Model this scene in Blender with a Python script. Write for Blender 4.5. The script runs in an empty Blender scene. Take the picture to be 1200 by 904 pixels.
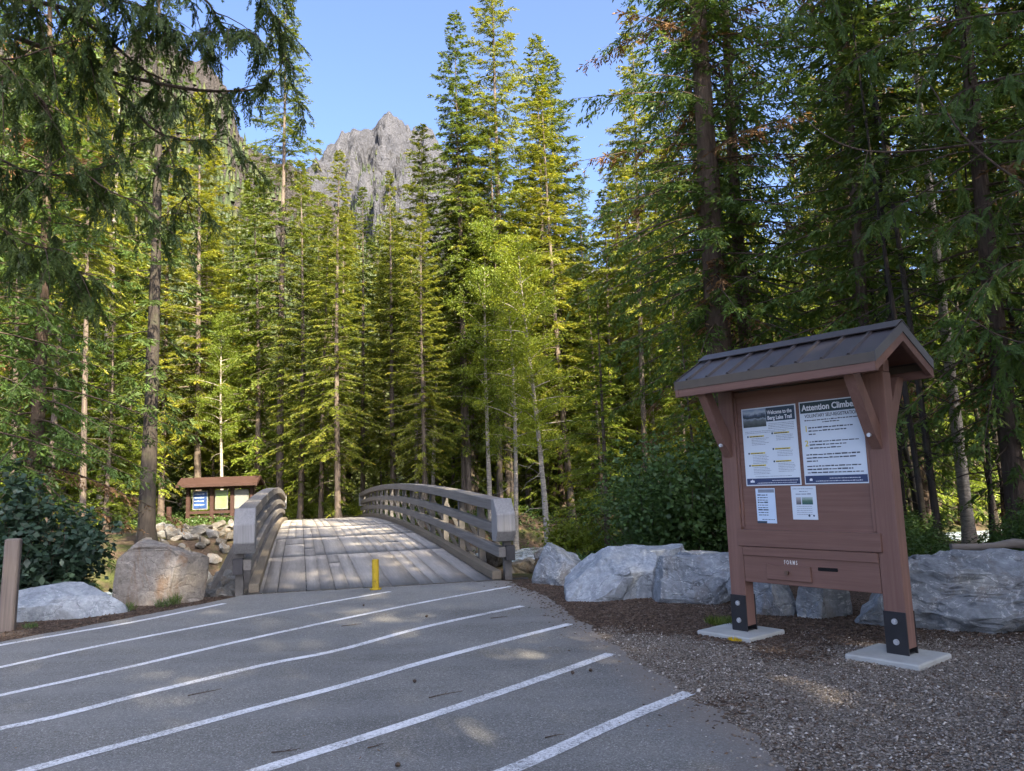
import bpy, bmesh, math, random
import numpy as np
from mathutils import Vector, Matrix, noise as mnoise
R = math.radians
S = bpy.context.scene
COL = S.collection
random.seed(7)

# ------------------------------------------------------------------ camera
FPX, PITCH, ROLL, EYE = 894.56, 0.126983, 0.0344718, 1.7
_f = Vector((0, math.cos(PITCH), math.sin(PITCH)))
_r0 = Vector((1, 0, 0)); _d0 = Vector((0, math.sin(PITCH), -math.cos(PITCH)))
_rt = math.cos(ROLL) * _r0 + math.sin(ROLL) * _d0
_dn = -math.sin(ROLL) * _r0 + math.cos(ROLL) * _d0
cam = bpy.data.cameras.new('camera'); camo = bpy.data.objects.new('camera', cam); COL.objects.link(camo)
M = Matrix.Identity(4)
for i in range(3):
    M[i][0] = _rt[i]; M[i][1] = -_dn[i]; M[i][2] = -_f[i]; M[i][3] = (0, 0, EYE)[i]
camo.matrix_world = M
cam.sensor_fit = 'HORIZONTAL'; cam.sensor_width = 36; cam.lens = FPX / 1200 * 36
cam.clip_start = 0.1; cam.clip_end = 9000
S.camera = camo

def at(px, py, y):
    """world point seen at photo pixel (px,py) at depth y metres north of the camera"""
    d = _f + _rt * ((px - 600) / FPX) + _dn * ((py - 452) / FPX)
    return Vector((d.x / d.y * y, y, EYE + d.z / d.y * y))
def gp(px, py, z=0.0):
    d = _f + _rt * ((px - 600) / FPX) + _dn * ((py - 452) / FPX)
    t = (z - EYE) / d.z
    return Vector((d.x * t, d.y * t, z))

# ------------------------------------------------------------------ light
SUN_EL, SUN_AZ = R(36), math.atan2(0.53, -0.85)      # azimuth measured from +Y towards +X
wd = bpy.data.worlds.new('World'); S.world = wd; wd.use_nodes = True
nt = wd.node_tree; bg = nt.nodes['Background']
sky = nt.nodes.new('ShaderNodeTexSky'); sky.sky_type = 'NISHITA'; sky.sun_disc = False
sky.sun_elevation = SUN_EL; sky.sun_rotation = SUN_AZ
sky.altitude = 0; sky.air_density = 0.4; sky.dust_density = 4.5; sky.ozone_density = 5.0
nt.links.new(sky.outputs[0], bg.inputs[0]); bg.inputs[1].default_value = 0.15
sl = bpy.data.lights.new('sun', 'SUN'); slo = bpy.data.objects.new('sun', sl); COL.objects.link(slo)
sl.energy = 4.4; sl.angle = R(0.5); sl.color = (1.0, 0.87, 0.66)
sdir = Vector((math.sin(SUN_AZ) * math.cos(SUN_EL), math.cos(SUN_AZ) * math.cos(SUN_EL), math.sin(SUN_EL)))
slo.rotation_euler = sdir.to_track_quat('Z', 'Y').to_euler()
S.view_settings.view_transform = 'Standard'; S.view_settings.look = 'None'
S.view_settings.exposure = 2.45; S.view_settings.gamma = 1.0
S.render.engine = 'CYCLES'
cy = S.cycles
cy.max_bounces = 5; cy.diffuse_bounces = 3; cy.glossy_bounces = 2; cy.transmission_bounces = 3; cy.transparent_max_bounces = 4
cy.caustics_reflective = False; cy.caustics_refractive = False
cy.use_adaptive_sampling = True; cy.adaptive_threshold = 0.02
cy.use_denoising = True
try:
    cy.denoiser = 'OPENIMAGEDENOISE'; cy.denoising_input_passes = 'RGB_ALBEDO_NORMAL'; cy.denoising_prefilter = 'ACCURATE'
except Exception: pass
cy.sample_clamp_indirect = 6

# ------------------------------------------------------------------ materials
def mat(name):
    m = bpy.data.materials.new(name); m.use_nodes = True
    b = m.node_tree.nodes['Principled BSDF']
    b.inputs['Specular IOR Level'].default_value = 0.3
    return m, m.node_tree, b
def N(t, typ, **kw):
    n = t.nodes.new(typ)
    for k, v in kw.items():
        if k.startswith('i_'):
            n.inputs[k[2:].replace('_', ' ')].default_value = v
        else: setattr(n, k, v)
    return n
def ramp(t, fac, stops):
    n = t.nodes.new('ShaderNodeValToRGB')
    el = n.color_ramp.elements
    while len(el) < len(stops): el.new(0.5)
    for e, (p, c) in zip(el, stops):
        e.position = p; e.color = (*c, 1) if len(c) == 3 else c
    t.links.new(fac, n.inputs[0]); return n.outputs[0]
def mixc(t, fac, a, b, mode='MIX'):
    n = t.nodes.new('ShaderNodeMix'); n.data_type = 'RGBA'; n.blend_type = mode
    for s, v in ((n.inputs[0], fac), (n.inputs[6], a), (n.inputs[7], b)):
        if isinstance(v, bpy.types.NodeSocket): t.links.new(v, s)
        elif isinstance(v, (int, float)): s.default_value = v
        else: s.default_value = (*v, 1)
    return n.outputs[2]
def math_(t, op, a, b=0.0, clamp=False):
    n = t.nodes.new('ShaderNodeMath'); n.operation = op; n.use_clamp = clamp
    for i, v in enumerate((a, b)):
        if isinstance(v, bpy.types.NodeSocket): t.links.new(v, n.inputs[i])
        else: n.inputs[i].default_value = v
    return n.outputs[0]
def coords(t, scale=(1, 1, 1), kind='Object', rot=(0, 0, 0)):
    c = t.nodes.new('ShaderNodeTexCoord'); mp = t.nodes.new('ShaderNodeMapping')
    mp.inputs['Scale'].default_value = scale; mp.inputs['Rotation'].default_value = rot
    t.links.new(c.outputs[kind], mp.inputs[0]); return mp.outputs[0]
def noise_(t, vec, scale, detail=4, rough=0.6, dist=0.0):
    n = N(t, 'ShaderNodeTexNoise'); n.inputs['Scale'].default_value = scale; n.inputs['Detail'].default_value = detail
    n.inputs['Roughness'].default_value = rough; n.inputs['Distortion'].default_value = dist
    t.links.new(vec, n.inputs['Vector']); return n.outputs['Fac']
def voro(t, vec, scale, feature='F1', out='Distance'):
    n = N(t, 'ShaderNodeTexVoronoi'); n.feature = feature; n.inputs['Scale'].default_value = scale
    t.links.new(vec, n.inputs['Vector']); return n.outputs[out]
def bump(t, b, h, strength=0.5, dist=0.02):
    n = t.nodes.new('ShaderNodeBump'); n.inputs['Strength'].default_value = strength; n.inputs['Distance'].default_value = dist
    t.links.new(h, n.inputs['Height']); t.links.new(n.outputs[0], b.inputs['Normal'])
def setc(t, b, c): t.links.new(c, b.inputs['Base Color'])

MT = {}
def simple(name, c, rough=0.7, var=0.25, scale=6, bmp=0.2, spec=0.3, metal=0.0):
    m, t, b = mat(name); v = coords(t)
    n = noise_(t, v, scale, 6, 0.65)
    lo = tuple(x * (1 - var) for x in c); hi = tuple(x * (1 + var) for x in c)
    setc(t, b, ramp(t, n, [(0.3, lo), (0.7, hi)]))
    b.inputs['Roughness'].default_value = rough; b.inputs['Specular IOR Level'].default_value = spec; b.inputs['Metallic'].default_value = metal
    if bmp: bump(t, b, noise_(t, v, scale * 8, 4), bmp, 0.004)
    MT[name] = m; return m

def wood(name, lo, hi, axis='X', grain=14.0, rough=0.75, attr=False, knots=True, gloss=0.25):
    """timber with grain along the given object axis; attr = per-board tint stored on the mesh"""
    m, t, b = mat(name)
    sc = {'X': (0.5, grain, grain), 'Y': (grain, 0.5, grain), 'Z': (grain, grain, 0.5)}[axis]
    v = coords(t, sc)
    n1 = noise_(t, v, 1.6, 6, 0.7, 0.6); n2 = noise_(t, coords(t), 1.3, 3)
    c = ramp(t, n1, [(0.25, lo), (0.75, hi)])
    c = mixc(t, math_(t, 'MULTIPLY', n2, 0.5), c, tuple(x * 0.6 for x in lo))
    sc2 = noise_(t, coords(t, tuple(q * 0.35 for q in sc)), 3.0, 8, 0.8, 0.4)
    c = mixc(t, ramp(t, sc2, [(0.58, (0, 0, 0)), (0.72, (0.32, 0.32, 0.32))]), c, tuple(min(1, x * 1.7) for x in hi))
    c = mixc(t, ramp(t, sc2, [(0.27, (0.5, 0.5, 0.5)), (0.36, (0, 0, 0))]), c, tuple(x * 0.45 for x in lo))
    if attr:
        a = N(t, 'ShaderNodeAttribute', attribute_name='tint')
        c = mixc(t, 1.0, c, ramp(t, a.outputs['Fac'], [(0, (0.84, 0.83, 0.82)), (1, (1.1, 1.1, 1.1))]), 'MULTIPLY')
    setc(t, b, c); b.inputs['Roughness'].default_value = rough; b.inputs['Specular IOR Level'].default_value = gloss
    bump(t, b, n1, 0.35, 0.004)
    MT[name] = m; return m

wood('brown_stain', (0.165, 0.087, 0.066), (0.250, 0.140, 0.106), 'Z', 18, 0.62)
wood('brown_stain_x', (0.160, 0.084, 0.063), (0.244, 0.137, 0.103), 'X', 18, 0.62)
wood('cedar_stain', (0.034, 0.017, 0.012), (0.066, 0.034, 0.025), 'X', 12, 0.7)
wood('deck_wood', (0.255, 0.232, 0.205), (0.41, 0.38, 0.34), 'Y', 16, 0.8, attr=True)
wood('rail_wood', (0.125, 0.112, 0.098), (0.27, 0.248, 0.222), 'Y', 16, 0.8)
wood('rail_end_wood', (0.18, 0.172, 0.165), (0.34, 0.33, 0.318), 'Z', 20, 0.75)
wood('post_wood', (0.12, 0.095, 0.078), (0.26, 0.21, 0.175), 'Z', 18, 0.8)
wood('kerb_wood', (0.13, 0.105, 0.075), (0.24, 0.20, 0.145), 'Y', 16, 0.85)
wood('log_wood', (0.13, 0.11, 0.09), (0.28, 0.24, 0.2), 'X', 14, 0.85)
simple('dark_timber', (0.05, 0.047, 0.048), 0.8, 0.3, 4)
simple('grey_timber', (0.12, 0.11, 0.10), 0.85, 0.35, 5)
simple('steel_dark', (0.018, 0.017, 0.018), 0.5, 0.25, 9, 0.1, 0.4)
simple('bolt_steel', (0.55, 0.55, 0.55), 0.4, 0.15, 30, 0.1, 0.5, 0.6)
simple('roof_metal', (0.055, 0.046, 0.046), 0.42, 0.18, 3, 0.03, 0.55)
simple('trim_metal', (0.085, 0.065, 0.045), 0.5, 0.2, 3, 0.05, 0.5)
simple('concrete', (0.38, 0.38, 0.345), 0.85, 0.12, 5, 0.35)
simple('knob_wood', (0.12, 0.075, 0.05), 0.5, 0.1, 10, 0)
simple('white_letters', (0.7, 0.68, 0.62), 0.6, 0.15, 40, 0)
simple('slot_black', (0.006, 0.006, 0.006), 0.9, 0.1, 5, 0)
simple('paper', (0.62, 0.68, 0.72), 0.55, 0.03, 3, 0, 0.35)
simple('paper_blue', (0.55, 0.66, 0.78), 0.5, 0.05, 6, 0, 0.35)
simple('header_ink', (0.036, 0.06, 0.085), 0.5, 0.05, 5, 0)
simple('header_ink_green', (0.03, 0.055, 0.06), 0.5, 0.05, 5, 0)
simple('footer_ink', (0.04, 0.06, 0.13), 0.5, 0.05, 5, 0)
simple('text_ink', (0.045, 0.05, 0.06), 0.6, 0.1, 5, 0)
simple('text_ink_pale', (0.22, 0.25, 0.29), 0.6, 0.1, 5, 0)
simple('text_white', (0.75, 0.77, 0.78), 0.6, 0.03, 5, 0)
simple('mark_yellow', (0.62, 0.5, 0.06), 0.6, 0.1, 20, 0)
simple('map_green', (0.15, 0.20, 0.09), 0.5, 0.35, 2.2, 0)
simple('map_blue', (0.025, 0.055, 0.15), 0.4, 0.6, 2.4, 0)
simple('map_grey', (0.17, 0.17, 0.15), 0.4, 0.25, 1.4, 0)

def bollard_mat():
    m, t, b = mat('bollard_yellow'); v = coords(t)
    n = noise_(t, v, 9, 8, 0.75)
    c = ramp(t, n, [(0.34, (0.12, 0.085, 0.03)), (0.42, (0.36, 0.25, 0.015)), (0.8, (0.48, 0.34, 0.02))])
    setc(t, b, c); b.inputs['Roughness'].default_value = 0.5; bump(t, b, n, 0.2, 0.003); MT['bollard_yellow'] = m
bollard_mat()

def asphalt_mat():
    m, t, b = mat('asphalt'); v = coords(t)
    agg = voro(t, v, 130, out='Color'); sep = N(t, 'ShaderNodeSeparateColor'); t.links.new(agg, sep.inputs[0])
    g = ramp(t, sep.outputs[0], [(0, (0.116, 0.113, 0.100)), (0.6, (0.184, 0.178, 0.160)), (0.93, (0.254, 0.246, 0.222)), (1.0, (0.40, 0.385, 0.365))])
    big = noise_(t, v, 0.55, 6, 0.62); fine = noise_(t, v, 30, 5, 0.7)
    c = mixc(t, 1.0, g, ramp(t, big, [(0.28, (0.66, 0.66, 0.67)), (0.5, (0.97, 0.965, 0.96)), (0.75, (1.25, 1.22, 1.18))]), 'MULTIPLY')
    c = mixc(t, 1.0, c, ramp(t, fine, [(0.3, (0.84, 0.84, 0.84)), (0.7, (1.12, 1.12, 1.12))]), 'MULTIPLY')
    # long tyre-worn streaks along the lane
    st = noise_(t, coords(t, (0.12, 1.6, 1), rot=(0, 0, R(-55))), 1.2, 4, 0.55)
    c = mixc(t, ramp(t, st, [(0.42, (0, 0, 0)), (0.62, (0.35, 0.35, 0.35))]), c, (0.235, 0.23, 0.215))
    # dusty brownish drift near the gravel edge
    dn = noise_(t, v, 2.2, 7, 0.72)
    geo = N(t, 'ShaderNodeAttribute', attribute_name='edge')
    d = math_(t, 'ADD', geo.outputs['Fac'], math_(t, 'MULTIPLY', math_(t, 'SUBTRACT', dn, 0.5), 1.1))
    c = mixc(t, ramp(t, d, [(0.35, (0, 0, 0)), (0.95, (0.65, 0.65, 0.65))]), c, (0.20, 0.17, 0.14))
    setc(t, b, c); b.inputs['Roughness'].default_value = 0.86; b.inputs['Specular IOR Level'].default_value = 0.25
    hh = math_(t, 'ADD', voro(t, v, 130), math_(t, 'MULTIPLY', fine, 0.6))
    bump(t, b, hh, 0.5, 0.005); MT['asphalt'] = m
asphalt_mat()

def paint_mat():
    m, t, b = mat('road_paint'); v = coords(t)
    n = noise_(t, v, 55, 6, 0.8); n2 = noise_(t, v, 1.7, 3)
    k = math_(t, 'ADD', n, math_(t, 'MULTIPLY', math_(t, 'SUBTRACT', n2, 0.5), 0.35))
    c = ramp(t, k, [(0.38, (0.17, 0.165, 0.155)), (0.465, (0.54, 0.535, 0.52)), (0.6, (0.76, 0.755, 0.74))])
    setc(t, b, c); b.inputs['Roughness'].default_value = 0.75; bump(t, b, noise_(t, v, 130, 3), 0.4, 0.004); MT['road_paint'] = m
paint_mat()

def ground_mat():
    m, t, b = mat('forest_floor'); v = coords(t)
    n = noise_(t, v, 0.6, 8, 0.7); f = noise_(t, v, 9, 6, 0.75)
    c = ramp(t, f, [(0.3, (0.030, 0.021, 0.014)), (0.52, (0.078, 0.054, 0.037)), (0.72, (0.135, 0.10, 0.068))])
    sp = N(t, 'ShaderNodeSeparateXYZ'); t.links.new(v, sp.inputs[0])
    far = math_(t, 'MULTIPLY', math_(t, 'SUBTRACT', sp.outputs[1], 36.0), 0.012, True)
    gr = ramp(t, math_(t, 'ADD', n, far), [(0.48, (0, 0, 0)), (0.62, (0.85, 0.85, 0.85))])
    gcol = ramp(t, f, [(0.3, (0.02, 0.03, 0.008)), (0.7, (0.07, 0.085, 0.022))])
    c = mixc(t, gr, c, gcol)
    setc(t, b, c); b.inputs['Roughness'].default_value = 0.95; b.inputs['Specular IOR Level'].default_value = 0.1
    bump(t, b, f, 0.8, 0.06); MT['forest_floor'] = m
ground_mat()

def gravel_mat(name='gravel_bed', attr=True):
    m, t, b = mat(name); v = coords(t)
    col = voro(t, v, 62, out='Color'); sep = N(t, 'ShaderNodeSeparateColor'); t.links.new(col, sep.inputs[0])
    grey = ramp(t, sep.outputs[0], [(0, (0.085, 0.072, 0.058)), (0.5, (0.185, 0.158, 0.128)), (0.9, (0.31, 0.27, 0.225)), (1, (0.52, 0.475, 0.41))])
    brown = ramp(t, sep.outputs[1], [(0, (0.035, 0.024, 0.016)), (0.6, (0.085, 0.058, 0.040)), (1, (0.18, 0.13, 0.095))])
    big = noise_(t, v, 0.8, 6, 0.65)
    a = N(t, 'ShaderNodeAttribute', attribute_name='mulch')
    k = math_(t, 'ADD', a.outputs['Fac'], math_(t, 'MULTIPLY', math_(t, 'SUBTRACT', big, 0.5), 1.7))
    c = mixc(t, ramp(t, k, [(0.35, (0, 0, 0)), (0.65, (1, 1, 1))]), grey, brown)
    c = mixc(t, 1.0, c, ramp(t, noise_(t, v, 3.5, 6, 0.7), [(0.3, (0.62, 0.6, 0.58)), (0.7, (1.15, 1.13, 1.1))]), 'MULTIPLY')
    setc(t, b, c); b.inputs['Roughness'].default_value = 0.92; b.inputs['Specular IOR Level'].default_value = 0.15
    bump(t, b, math_(t, 'ADD', voro(t, v, 62), voro(t, v, 24)), 1.0, 0.016); MT[name] = m
gravel_mat()

def pebble_mat():
    m, t, b = mat('pebble'); a = N(t, 'ShaderNodeAttribute', attribute_name='tint')
    c = ramp(t, a.outputs['Fac'], [(0, (0.045, 0.03, 0.02)), (0.38, (0.135, 0.092, 0.064)), (0.5, (0.20, 0.168, 0.136)), (0.8, (0.32, 0.282, 0.236)), (1, (0.60, 0.55, 0.48))])
    setc(t, b, c); b.inputs['Roughness'].default_value = 0.85; b.inputs['Specular IOR Level'].default_value = 0.2; MT['pebble'] = m
pebble_mat()

def rock_mat(name, base, hi, vein, stain, stain_amt=0.5, vein_amt=0.6, rand=False, scale=1.0):
    m, t, b = mat(name); v = coords(t, (scale,) * 3)
    n = noise_(t, v, 2.2, 8, 0.68, 0.4); f = noise_(t, v, 14, 8, 0.75)
    c = ramp(t, n, [(0.3, base), (0.7, hi)])
    c = mixc(t, 1.0, c, ramp(t, f, [(0.28, (0.62, 0.62, 0.63)), (0.5, (0.95, 0.95, 0.95)), (0.72, (1.28, 1.27, 1.25))]), 'MULTIPLY')
    s = noise_(t, coords(t, (scale * 1.3, scale * 1.3, scale * 0.5)), 1.3, 6, 0.7, 0.8)
    c = mixc(t, ramp(t, s, [(0.5, (0, 0, 0)), (0.62, (stain_amt,) * 3)]), c, stain)
    # white calcite veins: narrow bands of distorted noise
    w = noise_(t, coords(t, (scale * 1.2, scale * 0.7, scale * 1.7), rot=(0.3, 0.5, 0.4)), 1.7, 5, 0.6, 1.2)
    e = math_(t, 'ABSOLUTE', math_(t, 'SUBTRACT', w, 0.5))
    mask = math_(t, 'MULTIPLY', ramp(t, e, [(0.0, (1, 1, 1)), (0.014, (0, 0, 0))]), math_(t, 'MULTIPLY', ramp(t, f, [(0.45, (0, 0, 0)), (0.55, (1, 1, 1))]), vein_amt))
    c = mixc(t, mask, c, vein)
    li = noise_(t, v, 5.5, 7, 0.8)
    c = mixc(t, ramp(t, li, [(0.60, (0, 0, 0)), (0.68, (0.55, 0.55, 0.55))]), c, tuple(min(1, x * 1.5) for x in hi))
    if rand:
        oi = N(t, 'ShaderNodeObjectInfo')
        c = mixc(t, 1.0, c, ramp(t, oi.outputs['Random'], [(0, (0.62, 0.58, 0.52)), (0.4, (1.0, 0.95, 0.86)), (0.7, (0.9, 0.95, 1.0)), (1, (1.5, 1.45, 1.38))]), 'MULTIPLY')
    setc(t, b, c); b.inputs['Roughness'].default_value = 0.8; b.inputs['Specular IOR Level'].default_value = 0.3
    wv = N(t, 'ShaderNodeTexNoise'); wv.inputs['Scale'].default_value = 2.4; wv.inputs['Detail'].default_value = 5; t.links.new(v, wv.inputs['Vector'])
    va = N(t, 'ShaderNodeVectorMath', operation='MULTIPLY_ADD'); t.links.new(wv.outputs['Color'], va.inputs[0]); va.inputs[1].default_value = (0.9, 0.9, 0.9); t.links.new(coords(t, (scale * 0.9, scale * 0.9, scale * 2.2), rot=(0.2, 0.1, 0.5)), va.inputs[2])
    ck = voro(t, va.outputs[0], 1.5, 'DISTANCE_TO_EDGE')
    ckr = ramp(t, ck, [(0.0, (0, 0, 0)), (0.03, (1, 1, 1))])
    ckm = math_(t, 'MULTIPLY', ramp(t, ck, [(0.0, (0.7, 0.7, 0.7)), (0.016, (0, 0, 0))]), ramp(t, n, [(0.52, (0, 0, 0)), (0.60, (1, 1, 1))]))
    c = mixc(t, ckm, c, tuple(x * 0.3 for x in base))
    setc(t, b, c)
    h = math_(t, 'ADD', math_(t, 'ADD', math_(t, 'MULTIPLY', n, 1.4), math_(t, 'MULTIPLY', f, 0.8)), math_(t, 'MULTIPLY', ckr, 0.25))
    bump(t, b, h, 0.85, 0.05); MT[name] = m
rock_mat('rock_blue', (0.135, 0.15, 0.16), (0.40, 0.42, 0.43), (0.62, 0.62, 0.6), (0.16, 0.12, 0.08), 0.45, 0.8)
rock_mat('rock_pale', (0.20, 0.225, 0.245), (0.46, 0.485, 0.50), (0.6, 0.62, 0.64), (0.19, 0.19, 0.19), 0.3, 0.5)
rock_mat('rock_brown', (0.175, 0.152, 0.125), (0.34, 0.30, 0.25), (0.5, 0.48, 0.44), (0.20, 0.115, 0.06), 0.7, 0.25)
rock_mat('rock_riprap', (0.105, 0.10, 0.09), (0.215, 0.205, 0.185), (0.5, 0.5, 0.48), (0.17, 0.12, 0.07), 0.5, 0.4, rand=True, scale=1.6)

def foliage_mat(name, dark, light, trans=0.35, yellow=None, rnd=0.25, gloss=0.018):
    """leaf colour varies leaf by leaf (mesh attribute 'tint') and tree by tree"""
    m = bpy.data.materials.new(name); m.use_nodes = True; t = m.node_tree; t.nodes.clear()
    out = N(t, 'ShaderNodeOutputMaterial')
    a = N(t, 'ShaderNodeAttribute', attribute_name='tint'); oi = N(t, 'ShaderNodeObjectInfo')
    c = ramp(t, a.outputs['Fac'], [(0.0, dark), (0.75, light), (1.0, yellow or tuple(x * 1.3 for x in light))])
    c = mixc(t, 1.0, c, ramp(t, oi.outputs['Random'], [(0, (1 - rnd, 1 - rnd * 0.7, 1 - rnd * 0.5)), (0.5, (1, 1, 1)), (1, (1 + rnd, 1 + rnd * 0.6, 1 - rnd * 0.2))]), 'MULTIPLY')
    d = N(t, 'ShaderNodeBsdfDiffuse'); tr = N(t, 'ShaderNodeBsdfTranslucent'); mx = N(t, 'ShaderNodeMixShader'); mx.inputs[0].default_value = trans
    t.links.new(c, d.inputs[0])
    ct = mixc(t, 1.0, c, (1.35, 1.25, 0.55), 'MULTIPLY'); t.links.new(ct, tr.inputs[0])
    t.links.new(d.outputs[0], mx.inputs[1]); t.links.new(tr.outputs[0], mx.inputs[2])
    gl = N(t, 'ShaderNodeBsdfGlossy'); gl.inputs['Roughness'].default_value = 0.45
    m2 = N(t, 'ShaderNodeMixShader'); m2.inputs[0].default_value = gloss
    t.links.new(mx.outputs[0], m2.inputs[1]); t.links.new(gl.outputs[0], m2.inputs[2]); t.links.new(m2.outputs[0], out.inputs[0])
    MT[name] = m
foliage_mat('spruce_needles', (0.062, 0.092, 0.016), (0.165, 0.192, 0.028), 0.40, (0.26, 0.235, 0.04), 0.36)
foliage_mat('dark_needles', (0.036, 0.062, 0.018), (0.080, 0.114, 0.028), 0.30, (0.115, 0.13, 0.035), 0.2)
foliage_mat('cedar_fronds', (0.052, 0.098, 0.024), (0.110, 0.172, 0.040), 0.42, (0.14, 0.155, 0.04), 0.15)
foliage_mat('brown_fronds', (0.13, 0.07, 0.035), (0.24, 0.14, 0.07), 0.25, (0.3, 0.19, 0.1), 0.1)
foliage_mat('far_needles', (0.022, 0.032, 0.014), (0.045, 0.058, 0.022), 0.1, (0.07, 0.075, 0.03), 0.0)
foliage_mat('bright_leaves', (0.085, 0.130, 0.016), (0.18, 0.225, 0.028), 0.44, (0.26, 0.255, 0.038), 0.2)
foliage_mat('bush_leaves', (0.034, 0.066, 0.018), (0.080, 0.135, 0.035), 0.32, (0.11, 0.15, 0.04), 0.15, 0.025)
foliage_mat('dull_leaves', (0.020, 0.042, 0.024), (0.048, 0.082, 0.048), 0.22, (0.085, 0.12, 0.085), 0.1, 0.03)
foliage_mat('grass_blades', (0.06, 0.095, 0.015), (0.13, 0.17, 0.03), 0.3, (0.2, 0.2, 0.05), 0.1)

def bark_mat(name, dark, light, rand=0.2, horizontal=False, moss=0.0):
    m, t, b = mat(name)
    v = coords(t, (5, 5, 0.7) if not horizontal else (1.2, 1.2, 7))
    n = noise_(t, v, 2.2, 8, 0.72, 0.7)
    c = ramp(t, n, [(0.32, dark), (0.66, light)])
    if moss:
        c = mixc(t, ramp(t, noise_(t, coords(t), 1.4, 6, 0.7), [(0.52, (0, 0, 0)), (0.7, (moss,) * 3)]), c, (0.10, 0.11, 0.06))
    oi = N(t, 'ShaderNodeObjectInfo')
    c = mixc(t, 1.0, c, ramp(t, oi.outputs['Random'], [(0, (1 - rand,) * 3), (1, (1 + rand, 1 + rand, 1 + rand * 0.8))]), 'MULTIPLY')
    setc(t, b, c); b.inputs['Roughness'].default_value = 0.9; b.inputs['Specular IOR Level'].default_value = 0.1
    bump(t, b, n, 1.0, 0.03); MT[name] = m
bark_mat('bark_spruce', (0.055, 0.042, 0.034), (0.155, 0.122, 0.096), moss=0.4)
bark_mat('bark_cedar', (0.045, 0.032, 0.025), (0.135, 0.098, 0.075), moss=0.3)
bark_mat('bark_pale', (0.13, 0.11, 0.09), (0.42, 0.36, 0.29), 0.15, True)
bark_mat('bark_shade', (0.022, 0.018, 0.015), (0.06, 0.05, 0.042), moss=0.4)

def mountain_mat(name, rock1, rock2, green, line, amt):
    m, t, b = mat(name); v = coords(t, kind='Object')
    n = noise_(t, v, 0.012, 10, 0.68); st = noise_(t, coords(t, (1, 1, 0.28)), 0.03, 8, 0.7)
    c = mixc(t, 0.5, ramp(t, n, [(0.3, rock1), (0.7, rock2)]), ramp(t, st, [(0.3, rock1), (0.7, rock2)]))
    geo = N(t, 'ShaderNodeNewGeometry'); sp = N(t, 'ShaderNodeSeparateXYZ'); t.links.new(geo.outputs['Position'], sp.inputs[0])
    sn = N(t, 'ShaderNodeSeparateXYZ'); t.links.new(geo.outputs['Normal'], sn.inputs[0])
    h = math_(t, 'DIVIDE', math_(t, 'SUBTRACT', line, sp.outputs[2]), amt)
    k = math_(t, 'ADD', math_(t, 'ADD', h, math_(t, 'MULTIPLY', sn.outputs[2], 0.9)), math_(t, 'MULTIPLY', n, 0.9))
    c = mixc(t, ramp(t, k, [(0.95, (0, 0, 0)), (1.25, (1, 1, 1))]), c, green)
    setc(t, b, c); b.inputs['Roughness'].default_value = 0.95; b.inputs['Specular IOR Level'].default_value = 0.1
    bump(t, b, math_(t, 'ADD', math_(t, 'ADD', n, math_(t, 'MULTIPLY', st, 0.8)), math_(t, 'MULTIPLY', noise_(t, v, 0.06, 6, 0.75), 0.6)), 1.0, 60.0); MT[name] = m
mountain_mat('peak_rock', (0.064, 0.067, 0.077), (0.172, 0.170, 0.178), (0.05, 0.062, 0.035), 640.0, 420.0)
mountain_mat('cliff_rock', (0.06, 0.053, 0.047), (0.14, 0.122, 0.108), (0.055, 0.068, 0.03), 250.0, 220.0)

def water_mat():
    m, t, b = mat('creek_water'); v = coords(t, (1, 0.5, 1))
    n = noise_(t, v, 1.6, 7, 0.7, 0.5)
    setc(t, b, ramp(t, n, [(0.4, (0.10, 0.14, 0.15)), (0.52, (0.34, 0.40, 0.43)), (0.62, (0.72, 0.76, 0.78))]))
    b.inputs['Roughness'].default_value = 0.15; bump(t, b, n, 0.6, 0.15); MT['creek_water'] = m
water_mat()

# ------------------------------------------------------------------ object helpers
def link(name, me, m=None, parent=None):
    o = bpy.data.objects.new(name, me); COL.objects.link(o)
    if m is not None:
        for x in (m if isinstance(m, (list, tuple)) else [m]): me.materials.append(MT[x])
    if parent is not None: o.parent = parent
    return o
def empty(name, loc=(0, 0, 0), rz=0.0):
    o = bpy.data.objects.new(name, None); COL.objects.link(o); o.location = loc; o.rotation_euler = (0, 0, rz)
    o.empty_display_size = 0.3; return o
def tag(o, label, cat, group=None, kind=None):
    if label: o['label'] = label
    if cat: o['category'] = cat
    if group: o['group'] = group
    if kind: o['kind'] = kind
    return o
def bm_obj(name, bm, m, parent=None, smooth=False, bevel=0.0, angle=None):
    if bevel: bmesh.ops.bevel(bm, geom=bm.edges[:], offset=bevel, segments=1, affect='EDGES', clamp_overlap=True)
    bmesh.ops.recalc_face_normals(bm, faces=bm.faces[:])
    me = bpy.data.meshes.new(name); bm.to_mesh(me); bm.free()
    if smooth:
        me.polygons.foreach_set('use_smooth', [True] * len(me.polygons))
        if angle: me.set_sharp_from_angle(angle=angle)
    return link(name, me, m, parent)
def box(bm, x0, x1, y0, y1, z0, z1, mi=0):
    v = [bm.verts.new(p) for p in ((x0, y0, z0), (x1, y0, z0), (x1, y1, z0), (x0, y1, z0), (x0, y0, z1), (x1, y0, z1), (x1, y1, z1), (x0, y1, z1))]
    for q in ((3, 2, 1, 0), (4, 5, 6, 7), (0, 1, 5, 4), (1, 2, 6, 5), (2, 3, 7, 6), (3, 0, 4, 7)):
        bm.faces.new([v[i] for i in q]).material_index = mi
    return v
def boxo(name, dims, m, parent, bevel=0.006):
    bm = bmesh.new(); box(bm, *dims); return bm_obj(name, bm, m, parent, bevel=bevel)
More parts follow.
